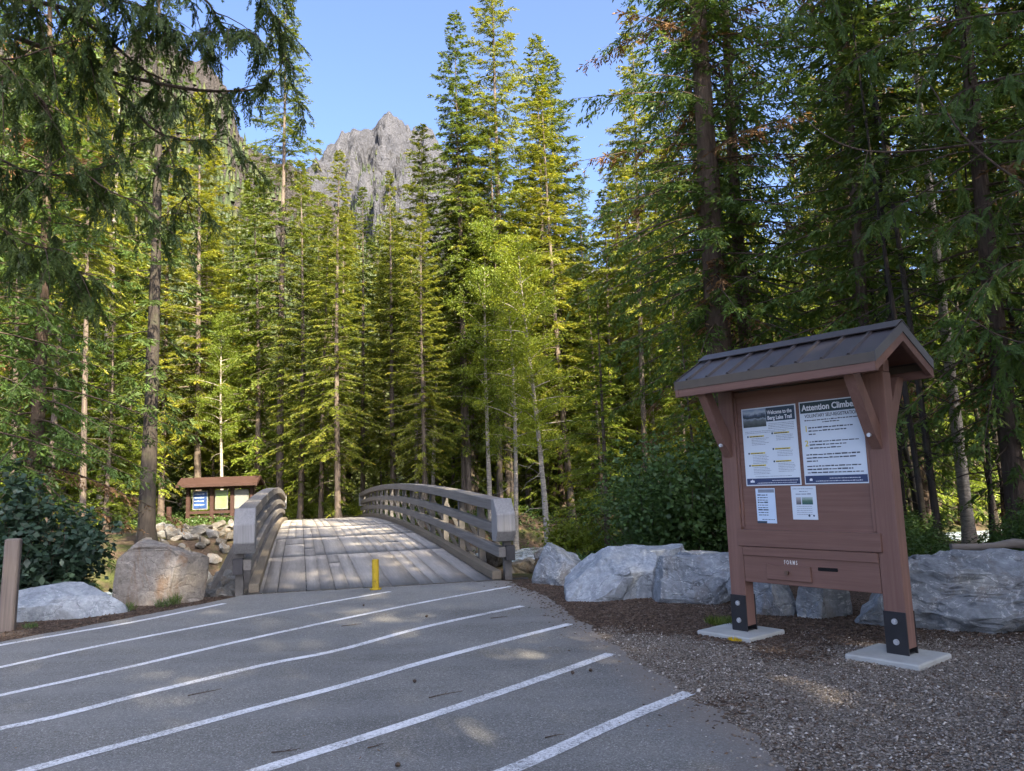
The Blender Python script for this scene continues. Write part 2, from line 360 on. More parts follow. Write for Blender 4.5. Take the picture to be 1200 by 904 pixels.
def prism(bm, poly, axis, a, b):
    """extrude a 2D polygon (list of pairs) along axis between a and b"""
    def P(p, q): return {'x': (q, p[0], p[1]), 'y': (p[0], q, p[1]), 'z': (p[0], p[1], q)}[axis]
    A = [bm.verts.new(P(p, a)) for p in poly]; B = [bm.verts.new(P(p, b)) for p in poly]
    bm.faces.new(A); bm.faces.new(B[::-1]); n = len(poly)
    for i in range(n): bm.faces.new((A[i], A[(i + 1) % n], B[(i + 1) % n], B[i]))
def cyl(bm, c, r, h, axis='z', seg=16, r2=None):
    r2 = r if r2 is None else r2
    def P(ca, sa, rr, q): return {'z': (c[0] + ca * rr, c[1] + sa * rr, c[2] + q), 'y': (c[0] + ca * rr, c[1] + q, c[2] + sa * rr), 'x': (c[0] + q, c[1] + ca * rr, c[2] + sa * rr)}[axis]
    A = []; B = []
    for i in range(seg):
        a = 2 * math.pi * i / seg; A.append(bm.verts.new(P(math.cos(a), math.sin(a), r, 0))); B.append(bm.verts.new(P(math.cos(a), math.sin(a), r2, h)))
    bm.faces.new(A); bm.faces.new(B)
    for i in range(seg): bm.faces.new((A[i], A[(i + 1) % seg], B[(i + 1) % seg], B[i]))
def beam(bm, p, q, w, h):
    """square bar from p to q"""
    p = Vector(p); q = Vector(q); d = (q - p).normalized()
    s = d.cross(Vector((0, 0, 1)))
    s = Vector((1, 0, 0)) if s.length < 1e-4 else s.normalized()
    u = s.cross(d)
    A = [bm.verts.new(p + s * (a * w / 2) + u * (b * h / 2)) for a, b in ((-1, -1), (1, -1), (1, 1), (-1, 1))]
    B = [bm.verts.new(q + s * (a * w / 2) + u * (b * h / 2)) for a, b in ((-1, -1), (1, -1), (1, 1), (-1, 1))]
    bm.faces.new(A); bm.faces.new(B[::-1])
    for i in range(4): bm.faces.new((A[i], A[(i + 1) % 4], B[(i + 1) % 4], B[i]))
def np_mesh(name, verts, faces4=None, faces3=None, mi4=None, mi3=None, tint=None, smooth=False):
    """build a mesh from numpy arrays of quads and tris (tint: one value per face)"""
    me = bpy.data.meshes.new(name)
    nq = 0 if faces4 is None else len(faces4); nt_ = 0 if faces3 is None else len(faces3)
    me.vertices.add(len(verts)); me.vertices.foreach_set('co', np.asarray(verts, np.float32).ravel())
    li = []
    if nq: li.append(np.asarray(faces4, np.int32).ravel())
    if nt_: li.append(np.asarray(faces3, np.int32).ravel())
    li = np.concatenate(li)
    me.loops.add(len(li)); me.loops.foreach_set('vertex_index', li)
    st = np.concatenate([np.arange(nq) * 4, nq * 4 + np.arange(nt_) * 3]).astype(np.int32)
    me.polygons.add(nq + nt_); me.polygons.foreach_set('loop_start', st)
    if mi4 is not None or mi3 is not None:
        mi = np.concatenate([np.zeros(nq, np.int32) if mi4 is None else mi4, np.zeros(nt_, np.int32) if mi3 is None else mi3]).astype(np.int32)
        me.polygons.foreach_set('material_index', mi)
    if smooth: me.polygons.foreach_set('use_smooth', np.ones(nq + nt_, bool))
    if tint is not None:
        a = me.attributes.new('tint', 'FLOAT', 'FACE'); a.data.foreach_set('value', np.asarray(tint, np.float32))
    me.update(calc_edges=True)
    return me

# ------------------------------------------------------------------ numpy noise
def _h(ix, iy, s):
    a = np.sin(ix * 127.1 + iy * 311.7 + s * 74.7) * 43758.5453
    return a - np.floor(a)
def vnoise(x, y, s=0):
    ix = np.floor(x); iy = np.floor(y); fx = x - ix; fy = y - iy
    fx = fx * fx * (3 - 2 * fx); fy = fy * fy * (3 - 2 * fy)
    return (_h(ix, iy, s) * (1 - fx) + _h(ix + 1, iy, s) * fx) * (1 - fy) + (_h(ix, iy + 1, s) * (1 - fx) + _h(ix + 1, iy + 1, s) * fx) * fy
def fbm(x, y, s=0, oct=5, ridged=False):
    r = np.zeros_like(x, dtype=float); a = 0.5; f = 1.0
    for o in range(oct):
        n = vnoise(x * f, y * f, s + o * 13)
        if ridged: n = 1 - np.abs(2 * n - 1)
        r += a * n; a *= 0.5; f *= 2.03
    return r
def sstep(a, b, x):
    t = np.clip((x - a) / (b - a), 0, 1); return t * t * (3 - 2 * t)

# ------------------------------------------------------------------ ground
CREEK = np.array([(-70, -6), (-45, 2), (-30, 8.5), (-16, 14.5), (-7, 24), (3, 31.5), (10, 32), (18, 31), (29, 33), (60, 45), (120, 66), (300, 110)], float)
def creek_dist(x, y):
    d = np.full(np.shape(x), 1e9); side = np.zeros(np.shape(x))
    for (ax, ay), (bx, by) in zip(CREEK[:-1], CREEK[1:]):
        vx, vy = bx - ax, by - ay; L2 = vx * vx + vy * vy
        t = np.clip(((x - ax) * vx + (y - ay) * vy) / L2, 0, 1)
        dd = np.hypot(x - ax - t * vx, y - ay - t * vy)
        d = np.minimum(d, dd)
    return d
def ground_z(x, y):
    x = np.asarray(x, float); y = np.asarray(y, float)
    cd = creek_dist(x, y)
    flat = sstep(-10.5, -8.5, x) * (1 - sstep(13, 16, x)) * (1 - sstep(13.6, 16.0, y - 0.12 * x))    # car park, gravel
    near = 1 - sstep(0.3, 1.3, flat)
    rough = (fbm(x * 0.35, y * 0.35, 3, 4) - 0.47) * 0.7 * (1 - flat)
    carve = -2.3 * (1 - np.where(x > 7, sstep(3.5, 13.0, cd), sstep(3.5, 9.0, cd))) * (1 - flat)
    berm = np.exp(-(((x + 6.6) / 3.0) ** 2 + ((y - 16.0) / 3.2) ** 2)) + np.exp(-(((x - 1.2) / 2.2) ** 2 + ((y - 16.5) / 2.6) ** 2)) * 0.7
    carve = carve * np.clip(1 - berm * 1.05, 0.0, 1); rough = rough * np.clip(1 - berm, 0, 1) - 0.28 * berm
    hill = 0.22 * np.maximum(0, y - 85) ** 1.0 * sstep(85, 140, y) + 0.10 * np.maximum(0, np.abs(x) - 70)
    return carve + rough * (0.35 + 0.65 * sstep(2, 9, cd)) + np.where(y > 60, hill, 0)
def gz(x, y): return float(ground_z(np.array([x]), np.array([y]))[0])

def axis_vals(lo, hi, step, far, g=1.22):
    v = list(np.arange(lo, hi + 1e-6, step)); s = step
    while v[-1] < far[1]: s *= g; v.append(v[-1] + s)
    s = step
    while v[0] > far[0]: s *= g; v.insert(0, v[0] - s)
    return np.array(v)
xs = axis_vals(-26, 28, 0.4, (-1500, 1500)); ys = axis_vals(-4, 62, 0.4, (-600, 1800))
X, Y = np.meshgrid(xs, ys); Z = ground_z(X, Y) - 0.012
nx, ny = len(xs), len(ys)
idx = np.arange(nx * ny).reshape(ny, nx)
F = np.stack([idx[:-1, :-1], idx[:-1, 1:], idx[1:, 1:], idx[1:, :-1]], -1).reshape(-1, 4)
me = np_mesh('ground', np.stack([X, Y, Z], -1).reshape(-1, 3), F, smooth=True)
ground = link('ground', me, 'forest_floor'); tag(ground, 'brown forest floor with needles, soil and moss running down to the creek', None, kind='structure')

# asphalt sheet: outline with a crumbling right edge
def densify(pts, step, amp, seed):
    out = []; rr = random.Random(seed)
    for (a, b) in zip(pts[:-1], pts[1:]):
        a = Vector(a); b = Vector(b); n = max(1, int((b - a).length / step)); d = (b - a).normalized(); s = Vector((-d.y, d.x))
        for i in range(n):
            p = a + (b - a) * (i / n)
            k = amp * (mnoise.noise(Vector((p.x * 2.2, p.y * 2.2, seed))) + 0.6 * mnoise.noise(Vector((p.x * 8, p.y * 8, seed))))
            out.append(p + s * k)
    out.append(Vector(pts[-1])); return out
BL = Vector((-4.547, 13.10)); BR = Vector((-0.300, 13.865)); BDIR = Vector((-0.2702, 0.9628)); BRT = Vector((0.9628, 0.2702))
right_edge = [(-0.10, 13.60), (0.02, 12.95), (0.42, 11.7), (0.80, 9.4), (1.12, 6.96), (1.40, 5.9), (1.52, 4.85), (1.85, 3.4), (2.6, 1.0), (3.6, -2.5)]
left_edge = [(-16, 2.0), (-9.6, 5.6), (-6.42, 9.25), (-4.95, 12.1), (-4.62, 12.98)]
re_ = densify(right_edge, 0.06, 0.085, 5); le_ = densify(left_edge, 0.12, 0.05, 9)
outline = [Vector((-16, -10)), *le_, Vector((-4.50, 13.04)), Vector((-0.33, 13.79)), *re_, Vector((4.4, -10))]
def asphalt():
    inner = []
    bm = bmesh.new()
    vs = [bm.verts.new((p.x, p.y, 0.004)) for p in outline]
    f = bm.faces.new(vs); bmesh.ops.triangulate(bm, faces=[f])
    for k in range(26):      # slice into a grid so the edge attribute can follow the outline
        for co, no in (((-7 + k * 0.45, 0, 0), (1, 0, 0)), ((0, 2.5 + k * 0.45, 0), (0, 1, 0))):
            bmesh.ops.bisect_plane(bm, geom=bm.verts[:] + bm.edges[:] + bm.faces[:], plane_co=co, plane_no=no)
    me = bpy.data.meshes.new('parking_road'); bm.to_mesh(me); bm.free()
    o = link('parking_road', me, 'asphalt')
    rp = np.array([(p.x, p.y) for p in re_]); co = np.array([v.co[:2] for v in me.vertices])
    d = np.sqrt(((co[:, None, :] - rp[None]) ** 2).sum(-1)).min(1)
    a = me.attributes.new('edge', 'FLOAT', 'POINT'); a.data.foreach_set('value', (1 - sstep(0.0, 0.75, d)).astype(np.float32))
    tag(o, 'grey worn asphalt of the car park crossed by white lines', None, kind='structure')
asphalt()

# gravel verge: sheet + loose stones
def verge(name, poly, seed, label, mulch):
    bm = bmesh.new(); vs = [bm.verts.new((p[0], p[1], -0.002)) for p in poly]
    f = bm.faces.new(vs); bmesh.ops.triangulate(bm, faces=[f])
    for k in range(60):
        for co, no in (((-9 + k * 0.35, 0, 0), (1, 0, 0)), ((0, 1 + k * 0.35, 0), (0, 1, 0))):
            bmesh.ops.bisect_plane(bm, geom=bm.verts[:] + bm.edges[:] + bm.faces[:], plane_co=co, plane_no=no)
    me = bpy.data.meshes.new(name); bm.to_mesh(me); bm.free(); o = link(name, me, 'gravel_bed')
    co = np.array([v.co[:2] for v in me.vertices])
    me.attributes.new('mulch', 'FLOAT', 'POINT').data.foreach_set('value', mulch(co[:, 0], co[:, 1]).astype(np.float32))
    tag(o, label, None, kind='structure')
mulch_r = lambda x, y: np.clip(0.12 + 0.85 * sstep(7.2, 9.6, y + 0.45 * x - 1.0) - 0.25 * sstep(2.2, 4.5, x) * (1 - sstep(8, 9, y)), 0, 1)
verge('gravel_ground', [(-0.6, 13.9), (-0.5, 12.9), (-0.1, 11.4), (0.35, 9.2), (0.7, 6.9), (0.9, 4.8), (1.2, 3.2), (2.0, 0.8), (3.0, -3), (14, -3), (14, 8), (9, 12.5), (4, 13.8)], 3,
      'brown and grey gravel verge with bark mulch round the information kiosk', mulch_r)
verge('mulch_ground', [(-9.5, 5.3), (-6.1, 9.2), (-4.6, 12.1), (-4.7, 13.0), (-6.4, 13.0), (-8.4, 11.2), (-12, 8)], 4,
      'brown mulch strip between the asphalt and the left boulders', lambda x, y: np.full_like(x, 0.75))

def in_poly(px, py, poly):
    c = np.zeros(len(px), bool); n = len(poly)
    for i in range(n):
        x0, y0 = poly[i][0], poly[i][1]; x1, y1 = poly[(i + 1) % n][0], poly[(i + 1) % n][1]
        k = ((y0 > py) != (y1 > py)) & (px < (x1 - x0) * (py - y0) / (y1 - y0 + 1e-12) + x0)
        c ^= k
    return c
def stones():
    rng = np.random.default_rng(4)
    n = 190000
    # denser near the camera
    y = 3.6 + 10.5 * rng.random(n) ** 1.5; x = -0.6 + 8.5 * rng.random(n)
    xl = rng.uniform(-9, -4.4, 9000); yl = rng.uniform(6, 13, 9000)
    x = np.concatenate([x, xl]); y = np.concatenate([y, yl])
    out = np.array([(p.x, p.y) for p in outline])
    on = in_poly(x, y, out)
    rp = np.array([(p.x, p.y) for p in re_])
    # a few stray stones lie on the asphalt close to its edge
    stray = on & (rng.random(len(x)) < 0.5)
    dd = np.full(len(x), 9.0)
    ii = np.where(on)[0]; dd[ii] = np.sqrt(((np.stack([x[ii], y[ii]], 1)[:, None] - rp[None, ::3]) ** 2).sum(-1)).min(1)
    keep = (~on) | (stray & (rng.random(len(x)) < np.exp(-dd / 0.12)))
    keep &= ~((x < -4.4) & on) 
    keep &= np.where(x > -1, (y < 13.4 - 0.62 * np.maximum(0, x)), (y < 12.9) & (y > 9.1 + (x + 6.4) * 1.7 - 0.2) & (x > -9))
    x = x[keep]; y = y[keep]; n = len(x)
    mul = np.where(x > -1, mulch_r(x, y), 0.8) + (fbm(x * 0.8, y * 0.8, 8, 4) - 0.47) * 1.6
    ism = mul > rng.uniform(0.3, 0.7, n)
    r = np.where(ism, rng.uniform(0.005, 0.014, n), rng.gamma(3.0, 0.0016, n) + 0.0022)
    asp = np.where(ism, rng.uniform(1.2, 3.2, n), rng.uniform(0.8, 1.4, n))
    oct_ = np.array([(1, 0, 0), (0.3, 0.9, 0.1), (-1, 0.15, 0), (-0.2, -0.85, 0.05), (0.1, 0.1, 0.65), (0, 0, -0.5)], float)
    a = rng.uniform(0, 6.283, n); ca, sa = np.cos(a), np.sin(a)
    v = oct_[None] * (1 + rng.uniform(-0.3, 0.3, (n, 6, 3)))
    v[:, :, 0] *= asp[:, None]
    v *= r[:, None, None]
    tl = rng.uniform(-0.5, 0.5, n)
    vx = v[:, :, 0] * ca[:, None] - v[:, :, 1] * sa[:, None] + x[:, None]
    vy = v[:, :, 0] * sa[:, None] + v[:, :, 1] * ca[:, None] + y[:, None]
    vz = v[:, :, 2] + tl[:, None] * v[:, :, 0] * 0.6 + (r * 0.25)[:, None] + 0.002
    V = np.stack([vx, vy, vz], -1).reshape(-1, 3)
    t6 = np.array([(0, 1, 4), (1, 2, 4), (2, 3, 4), (3, 0, 4), (1, 0, 5), (2, 1, 5), (3, 2, 5), (0, 3, 5)])
    Fc = (np.arange(n)[:, None, None] * 6 + t6[None]).reshape(-1, 3)
    tint = np.where(ism, rng.uniform(0.0, 0.45, n), np.clip(rng.normal(0.58, 0.2, n), 0.12, 1))
    me = np_mesh('gravel', V, None, Fc, tint=np.repeat(tint, 8))
    o = link('gravel', me, 'pebble'); tag(o, 'loose grey stones and bark chips scattered over the gravel verge', 'gravel', kind='stuff')
stones()

# painted lines
lines = [
    ([(-60, 769), (0, 757), (80, 743), (160, 729), (263, 708)], 0.09),
    ([(-60, 795), (0, 783), (120, 757), (260, 730), (360, 711), (457, 694)], 0.085),
    ([(-60, 829), (0, 816), (150, 783), (300, 748), (440, 718), (520, 702), (598, 688)], 0.085),
    ([(-60, 868), (0, 855), (70, 840), (150, 819), (240, 797), (320, 778), (400, 762), (500, 735), (612, 711)], 0.095),
    ([(-60, 932), (33, 904), (180, 864), (290, 834), (400, 805), (500, 776), (590, 752), (668, 732)], 0.10),
    ([(200, 938), (305, 904), (440, 861), (520, 835), (600, 808), (660, 787), (716, 767)], 0.105),
    ([(480, 950), (597, 904), (650, 881), (700, 858), (750, 836), (808, 813)], 0.11),
]
for k, (pp, w) in enumerate(lines):
    pts = [gp(*p) for p in pp]
    # catmull-rom through the points, flat strip with slightly ragged sides
    P = [pts[0] * 2 - pts[1]] + pts + [pts[-1] * 2 - pts[-2]]; C_ = []; w *= 1.14
    for i in range(1, len(P) - 2):
        for s in range(24):
            u = s / 24; a, b, c, d = P[i - 1], P[i], P[i + 1], P[i + 2]
            C_.append(0.5 * (2 * b + (c - a) * u + (2 * a - 5 * b + 4 * c - d) * u * u + (3 * b - a - 3 * c + d) * u ** 3))
    C_.append(pts[-1]); bm = bmesh.new(); prev = None
    for i, p in enumerate(C_):
        d = (C_[min(i + 1, len(C_) - 1)] - C_[max(i - 1, 0)]).normalized(); s = Vector((-d.y, d.x, 0))
        j1 = 0.006 * mnoise.noise(p * 9); j2 = 0.006 * mnoise.noise(p * 9 + Vector((7, 3, 0)))
        q = (bm.verts.new((*(p + s * (w / 2 + j1)).xy, 0.008)), bm.verts.new((*(p - s * (w / 2 + j2)).xy, 0.008)))
        if prev: bm.faces.new((prev[0], prev[1], q[1], q[0]))
        prev = q
    o = bm_obj('painted_line', bm, 'road_paint'); tag(o, 'white painted stripe across the grey asphalt', None, kind='structure')

# creek water
bm = bmesh.new(); prev = None
for i in range(len(CREEK)):
    p = Vector((*CREEK[i], 0)); a = Vector((*CREEK[max(i - 1, 0)], 0)); b = Vector((*CREEK[min(i + 1, len(CREEK) - 1)], 0))
    s = (b - a).normalized().cross(Vector((0, 0, 1)))
    q = (bm.verts.new((p + s * 5.6).to_tuple()[:2] + (-1.35,)), bm.verts.new((p - s * 5.6).to_tuple()[:2] + (-1.35,)))
    if prev: bm.faces.new((prev[0], prev[1], q[1], q[0]))
    prev = q
o = bm_obj('creek_water', bm, 'creek_water'); tag(o, 'pale rushing creek water below the bridge', None, kind='structure')

# ------------------------------------------------------------------ rocks
def rock_mesh(name, dims, seed, planes=(), cuts=9, boxy=0.62, sub=5, amp=0.05, strata=0.0, cmin=0.62, cmax=0.9, extra=9, step=0.45):
    rr = random.Random(seed); bm = bmesh.new(); bmesh.ops.create_icosphere(bm, subdivisions=sub, radius=1.0)
    pl = [(Vector(n).normalized(), c) for n, c in planes]
    for _ in range(cuts):
        n = Vector((rr.gauss(0, 1), rr.gauss(0, 1), rr.gauss(0, 0.8))).normalized(); pl.append((n, rr.uniform(cmin, cmax)))
    for _ in range(extra):
        n = Vector((rr.gauss(0, 1), rr.gauss(0, 1), rr.gauss(0, 0.9))).normalized(); pl.append((n, rr.uniform(0.74, 0.98)))
    off = Vector((rr.uniform(0, 50),) * 3)
    for v in bm.verts:
        c = v.co; c = Vector([math.copysign(abs(a) ** boxy, a) for a in c])
        for n, k in pl:
            d = c.dot(n) - k
            if d > 0: c = c - n * d * 0.97
        w = Vector((c.x * dims[0] / 2, c.y * dims[1] / 2, c.z * dims[2] / 2))
        nn = v.co
        k = mnoise.fractal(w * 1.6 + off, 1.0, 2.0, 4) * amp * 0.55 + mnoise.fractal(w * 7 + off, 1.0, 2.0, 3) * amp * 0.22
        cell = mnoise.voronoi(w * 2.6 + off)[1][0]; k += (mnoise.cell(cell * 9.7) - 0.5) * amp * step
        rid = abs(mnoise.noise(w * 2.3 + off * 2)); k -= max(0, 0.12 - rid) * amp * 2.6
        if strata:
            s = (w.z + 0.22 * w.x + 0.05 * mnoise.noise(w * 3)) / 0.11; k += strata * (math.floor(s) % 3 - 1) * (0.5 + 0.5 * mnoise.noise(Vector((math.floor(s) * 3.1, w.x * 1.5, w.y))))
        v.co = w + nn * k
    me = bpy.data.meshes.new(name); bm.to_mesh(me); bm.free()
    me.polygons.foreach_set('use_smooth', [True] * len(me.polygons)); me.set_sharp_from_angle(angle=R(26))
    return me
def boulder(name, loc, dims, rz, seed, m, label, tilt=(0, 0), **kw):
    me = rock_mesh(name, dims, seed, **kw); o = link(name, me, m); o.location = (loc[0], loc[1], loc[2])
    o.rotation_euler = (tilt[0], tilt[1], rz); tag(o, label, 'boulder'); return o
boulder('boulder', (0.74, 13.25, 0.22), (1.25, 1.0, 1.0), -0.1, 11, 'rock_blue', 'grey pointed boulder at the far end of the row, next to the bridge',
        planes=[((0.62, -0.1, 0.78), 0.50), ((-0.92, 0, 0.28), 0.70)], amp=0.05, cuts=6)
boulder('boulder', (1.28, 11.55, 0.20), (1.75, 1.15, 1.02), -0.22, 24, 'rock_pale', 'pale blue-grey humped boulder between the pointed boulder and the veined one',
        planes=[((-0.75, -0.15, 0.62), 0.55), ((0.25, -0.5, 0.83), 0.74)], amp=0.06, cuts=6)
boulder('boulder', (2.15, 12.75, 0.22), (1.6, 1.0, 0.95), -0.3, 37, 'rock_pale', 'pale boulder behind the humped one, in front of the leafy bush',
        planes=[((0, 0, 1), 0.78)], amp=0.06)
boulder('boulder', (2.38, 10.85, 0.18), (1.45, 1.05, 1.02), -0.38, 41, 'rock_blue', 'blocky grey boulder with white scratches and brown stains left of the kiosk post',
        planes=[((0, -1, 0.12), 0.62), ((0, 0, 1), 0.86), ((-0.9, 0, 0.2), 0.72)], amp=0.04, cuts=5)
boulder('boulder', (3.0, 11.75, 0.20), (1.9, 0.9, 0.92), -0.45, 58, 'rock_blue', 'long flat-topped boulder behind the stained block and kiosk',
        planes=[((0.05, 0, 1), 0.80)], amp=0.05, strata=0.012)
boulder('boulder', (3.08, 9.82, 0.20), (0.85, 0.9, 1.1), -0.8, 63, 'rock_blue', 'grey boulder seen under the kiosk panel beside its left leg',
        planes=[((0, -1, 0.1), 0.66)], amp=0.045)
boulder('boulder', (3.66, 9.42, 0.18), (0.50, 0.8, 1.0), -0.85, 71, 'rock_blue', 'narrow upright boulder seen under the middle of the kiosk panel', amp=0.04,
        planes=[((0, -1, 0.1), 0.7)])
boulder('boulder', (5.05, 8.72, 0.26), (3.0, 1.6, 1.2), -0.36, 83, 'rock_blue', 'huge grey slab boulder with layered lower edge right of the kiosk',
        planes=[((0.0, -0.72, 0.66), 0.62), ((0.03, 0.1, 1), 0.88)], amp=0.075, cuts=10, strata=0.045, sub=6)
boulder('boulder', (-5.74, 12.5, 0.34), (1.36, 0.80, 1.52), -0.05, 97, 'rock_brown', 'big blocky brown boulder standing at the bridge entrance',
        planes=[((0.05, -1, 0.06), 0.74), ((0.05, 0, 1), 0.82), ((1, -0.1, 0.0), 0.84), ((-1, 0, 0.1), 0.86), ((-0.6, -0.1, 0.8), 0.98), ((0.7, -0.7, 0.1), 1.12)], amp=0.05, cuts=0, boxy=0.26, sub=6)
boulder('boulder', (-6.68, 11.52, 0.10), (1.75, 0.95, 0.86), 0.28, 105, 'rock_pale', 'low pale grey boulder between the wooden post and the brown block',
        planes=[((0.45, -0.2, 0.87), 0.62), ((-0.2, -0.55, 0.8), 0.78)], amp=0.04, cuts=5)

# riprap along the creek banks
RIP = [rock_mesh('riprap_rock', (1, 0.85, 0.7), 200 + i, cuts=14, sub=4, amp=0.05, boxy=0.55, cmin=0.52, cmax=0.85, extra=0) for i in range(7)]
for m_ in RIP: m_.materials.append(MT['rock_riprap'])
def riprap(n, region, size, label, group, seed):
    rr = random.Random(seed); c = 0; tries = 0; placed = []
    while c < n and tries < n * 60:
        tries += 1; x, y = region(rr); s = rr.uniform(*size) * (1.35 if rr.random() < 0.15 else 1)
        if any((x - a) ** 2 + (y - b) ** 2 < (0.31 * (s + t_)) ** 2 for a, b, t_ in placed): continue
        q = Vector((x, y)) - BL
        if -0.35 < q.dot(BRT) < 4.6 and -1 < q.dot(BDIR) < 1.0: continue
        o = bpy.data.objects.new('riprap_rock', rr.choice(RIP)); COL.objects.link(o)
        o.location = (x, y, gz(x, y) + s * 0.14); o.scale = (s, s * rr.uniform(0.75, 1.1), s * rr.uniform(0.7, 1.0))
        o.rotation_euler = (rr.uniform(-0.5, 0.5), rr.uniform(-0.5, 0.5), rr.uniform(0, 6.28)); tag(o, label, 'rock', group)
        placed.append((x, y, s)); c += 1
def along(px0, px1, y0, y1):
    def f(rr):
        y = y0 + (y1 - y0) * rr.random() ** 1.3; p = at(rr.uniform(px0, px1), 600, y); return p.x, y
    return f
riprap(85, along(205, 300, 13.35, 20.5), (0.26, 0.58), 'grey rock in the pile on the near bank left of the bridge', 'rocks on the near bank beside the bridge', 3)
riprap(135, along(165, 292, 20, 36), (0.38, 0.95), 'sunlit tan rock on the far creek bank left of the bridge', 'rocks on the far bank left of the bridge', 4)
riprap(65, along(440, 640, 16, 36), (0.35, 0.95), 'rock on the creek bank seen through the right bridge railing', 'rocks below the right bridge railing', 5)
for (a, b, r_, lb) in (((0.3, 17.5, -0.35), (2.6, 15.0, 0.15), 0.14, 'grey driftwood log lying among dark rocks right of the bridge'),
                       ((5.0, 9.0, 0.79), (7.2, 8.62, 0.83), 0.05, 'weathered driftwood log lying on top of the huge slab boulder')):
    a = Vector(a); b = Vector(b); bm = bmesh.new(); nseg = 10; prev = None
    for i in range(nseg + 1):
        u = i / nseg; p = Vector((u * (b - a).length, 0.16 * mnoise.noise(Vector((u * 4, 1, 2))), 0.07 * mnoise.noise(Vector((u * 5, 5, 2)))))
        ring = [bm.verts.new(p + Vector((0, math.cos(t) * r_ * (1 - 0.25 * u), math.sin(t) * r_ * (1 - 0.25 * u) * (1 + 0.45 * mnoise.noise(Vector((t, u * 7, 0))))))) for t in np.linspace(0, 6.283, 12, endpoint=False)]
        if prev:
            for j in range(12): bm.faces.new((prev[j], prev[(j + 1) % 12], ring[(j + 1) % 12], ring[j]))
        else: bm.faces.new(ring)
        prev = ring
    bm.faces.new(prev)
    o = bm_obj('driftwood_log', bm, 'log_wood', smooth=True, angle=R(40)); o.location = a
    o.rotation_euler = (b - a).to_track_quat('X', 'Z').to_euler(); tag(o, lb, 'log')

# ------------------------------------------------------------------ bridge
LB = 31.8
def arch(y): u = y / LB; return 0.41 * 4 * u * (1 - u)
bridge = empty('footbridge', (BL.x, BL.y, 0), math.atan2(BRT.y, BRT.x))
tag(bridge, 'weathered grey arched timber bridge with plank deck over the creek', 'bridge')
def skew(x): return -0.42 * x / 4.3
def swept(bm, x0, x1, z0, z1, ya, yb, n=24):
    prev = None
    for i in range(n + 1):
        y = ya + (yb - ya) * i / n; h = arch(min(max(y, 0), LB))
        r = [bm.verts.new(p) for p in ((x0, y, z0 + h), (x1, y, z0 + h), (x1, y, z1 + h), (x0, y, z1 + h))]
        if prev:
            for j in range(4): bm.faces.new((prev[j], prev[(j + 1) % 4], r[(j + 1) % 4], r[j]))
        else: bm.faces.new(r)
        prev = r
    bm.faces.new(prev[::-1])
def deck():
    rr = random.Random(2); V = []; Q = []; T = []
    cols = 9; w = 4.3 / cols
    joints = [0, 4.5, 9.0, 13.6, 18.2, 22.8, 27.3, LB]
    for c in range(cols):
        xa, xb = c * w + 0.007, (c + 1) * w - 0.007
        for a, b in zip(joints[:-1], joints[1:]):
            parts = [(xa, xb)] if rr.random() < 0.55 else [(xa, (xa + xb) / 2 - 0.003), ((xa + xb) / 2 + 0.003, xb)]
            cut = rr.choice([None, None, rr.uniform(0.3, 0.7)])
            for (p0, p1) in parts:
                segs = [(a, b)] if cut is None or rr.random() < 0.5 else [(a, a + (b - a) * cut), (a + (b - a) * cut, b)]
                for s0, s1 in segs:
                    t = rr.random(); dz = rr.uniform(-0.003, 0.003); n = 5; base = len(V)
                    for i in range(n + 1):
                        y = s0 + 0.004 + (s1 - s0 - 0.008) * i / n
                        for (x, z) in ((p0, 0), (p1, 0), (p1, -0.07), (p0, -0.07)):
                            yy = y + (skew(x) if s0 == 0 and i == 0 else 0)
                            V.append((x, yy, arch(y) + z + 0.012 + dz))
                    for i in range(n):
                        q = base + i * 4
                        for j in range(4): Q.append((q + j, q + (j + 1) % 4, q + 4 + (j + 1) % 4, q + 4 + j)); T.append(t)
                    Q.append((base, base + 1, base + 2, base + 3)); T.append(t)
                    e = base + n * 4; Q.append((e + 3, e + 2, e + 1, e)); T.append(t)
    me = np_mesh('deck', np.array(V), np.array(Q), tint=np.array(T)); link('deck', me, 'deck_wood', bridge)
deck()
bm = bmesh.new()
for x in (0.25, 1.5, 2.8, 4.05): swept(bm, x - 0.12, x + 0.12, -0.75, -0.062, 0.5, LB - 0.5)
bm_obj('girder', bm, 'dark_timber', bridge)
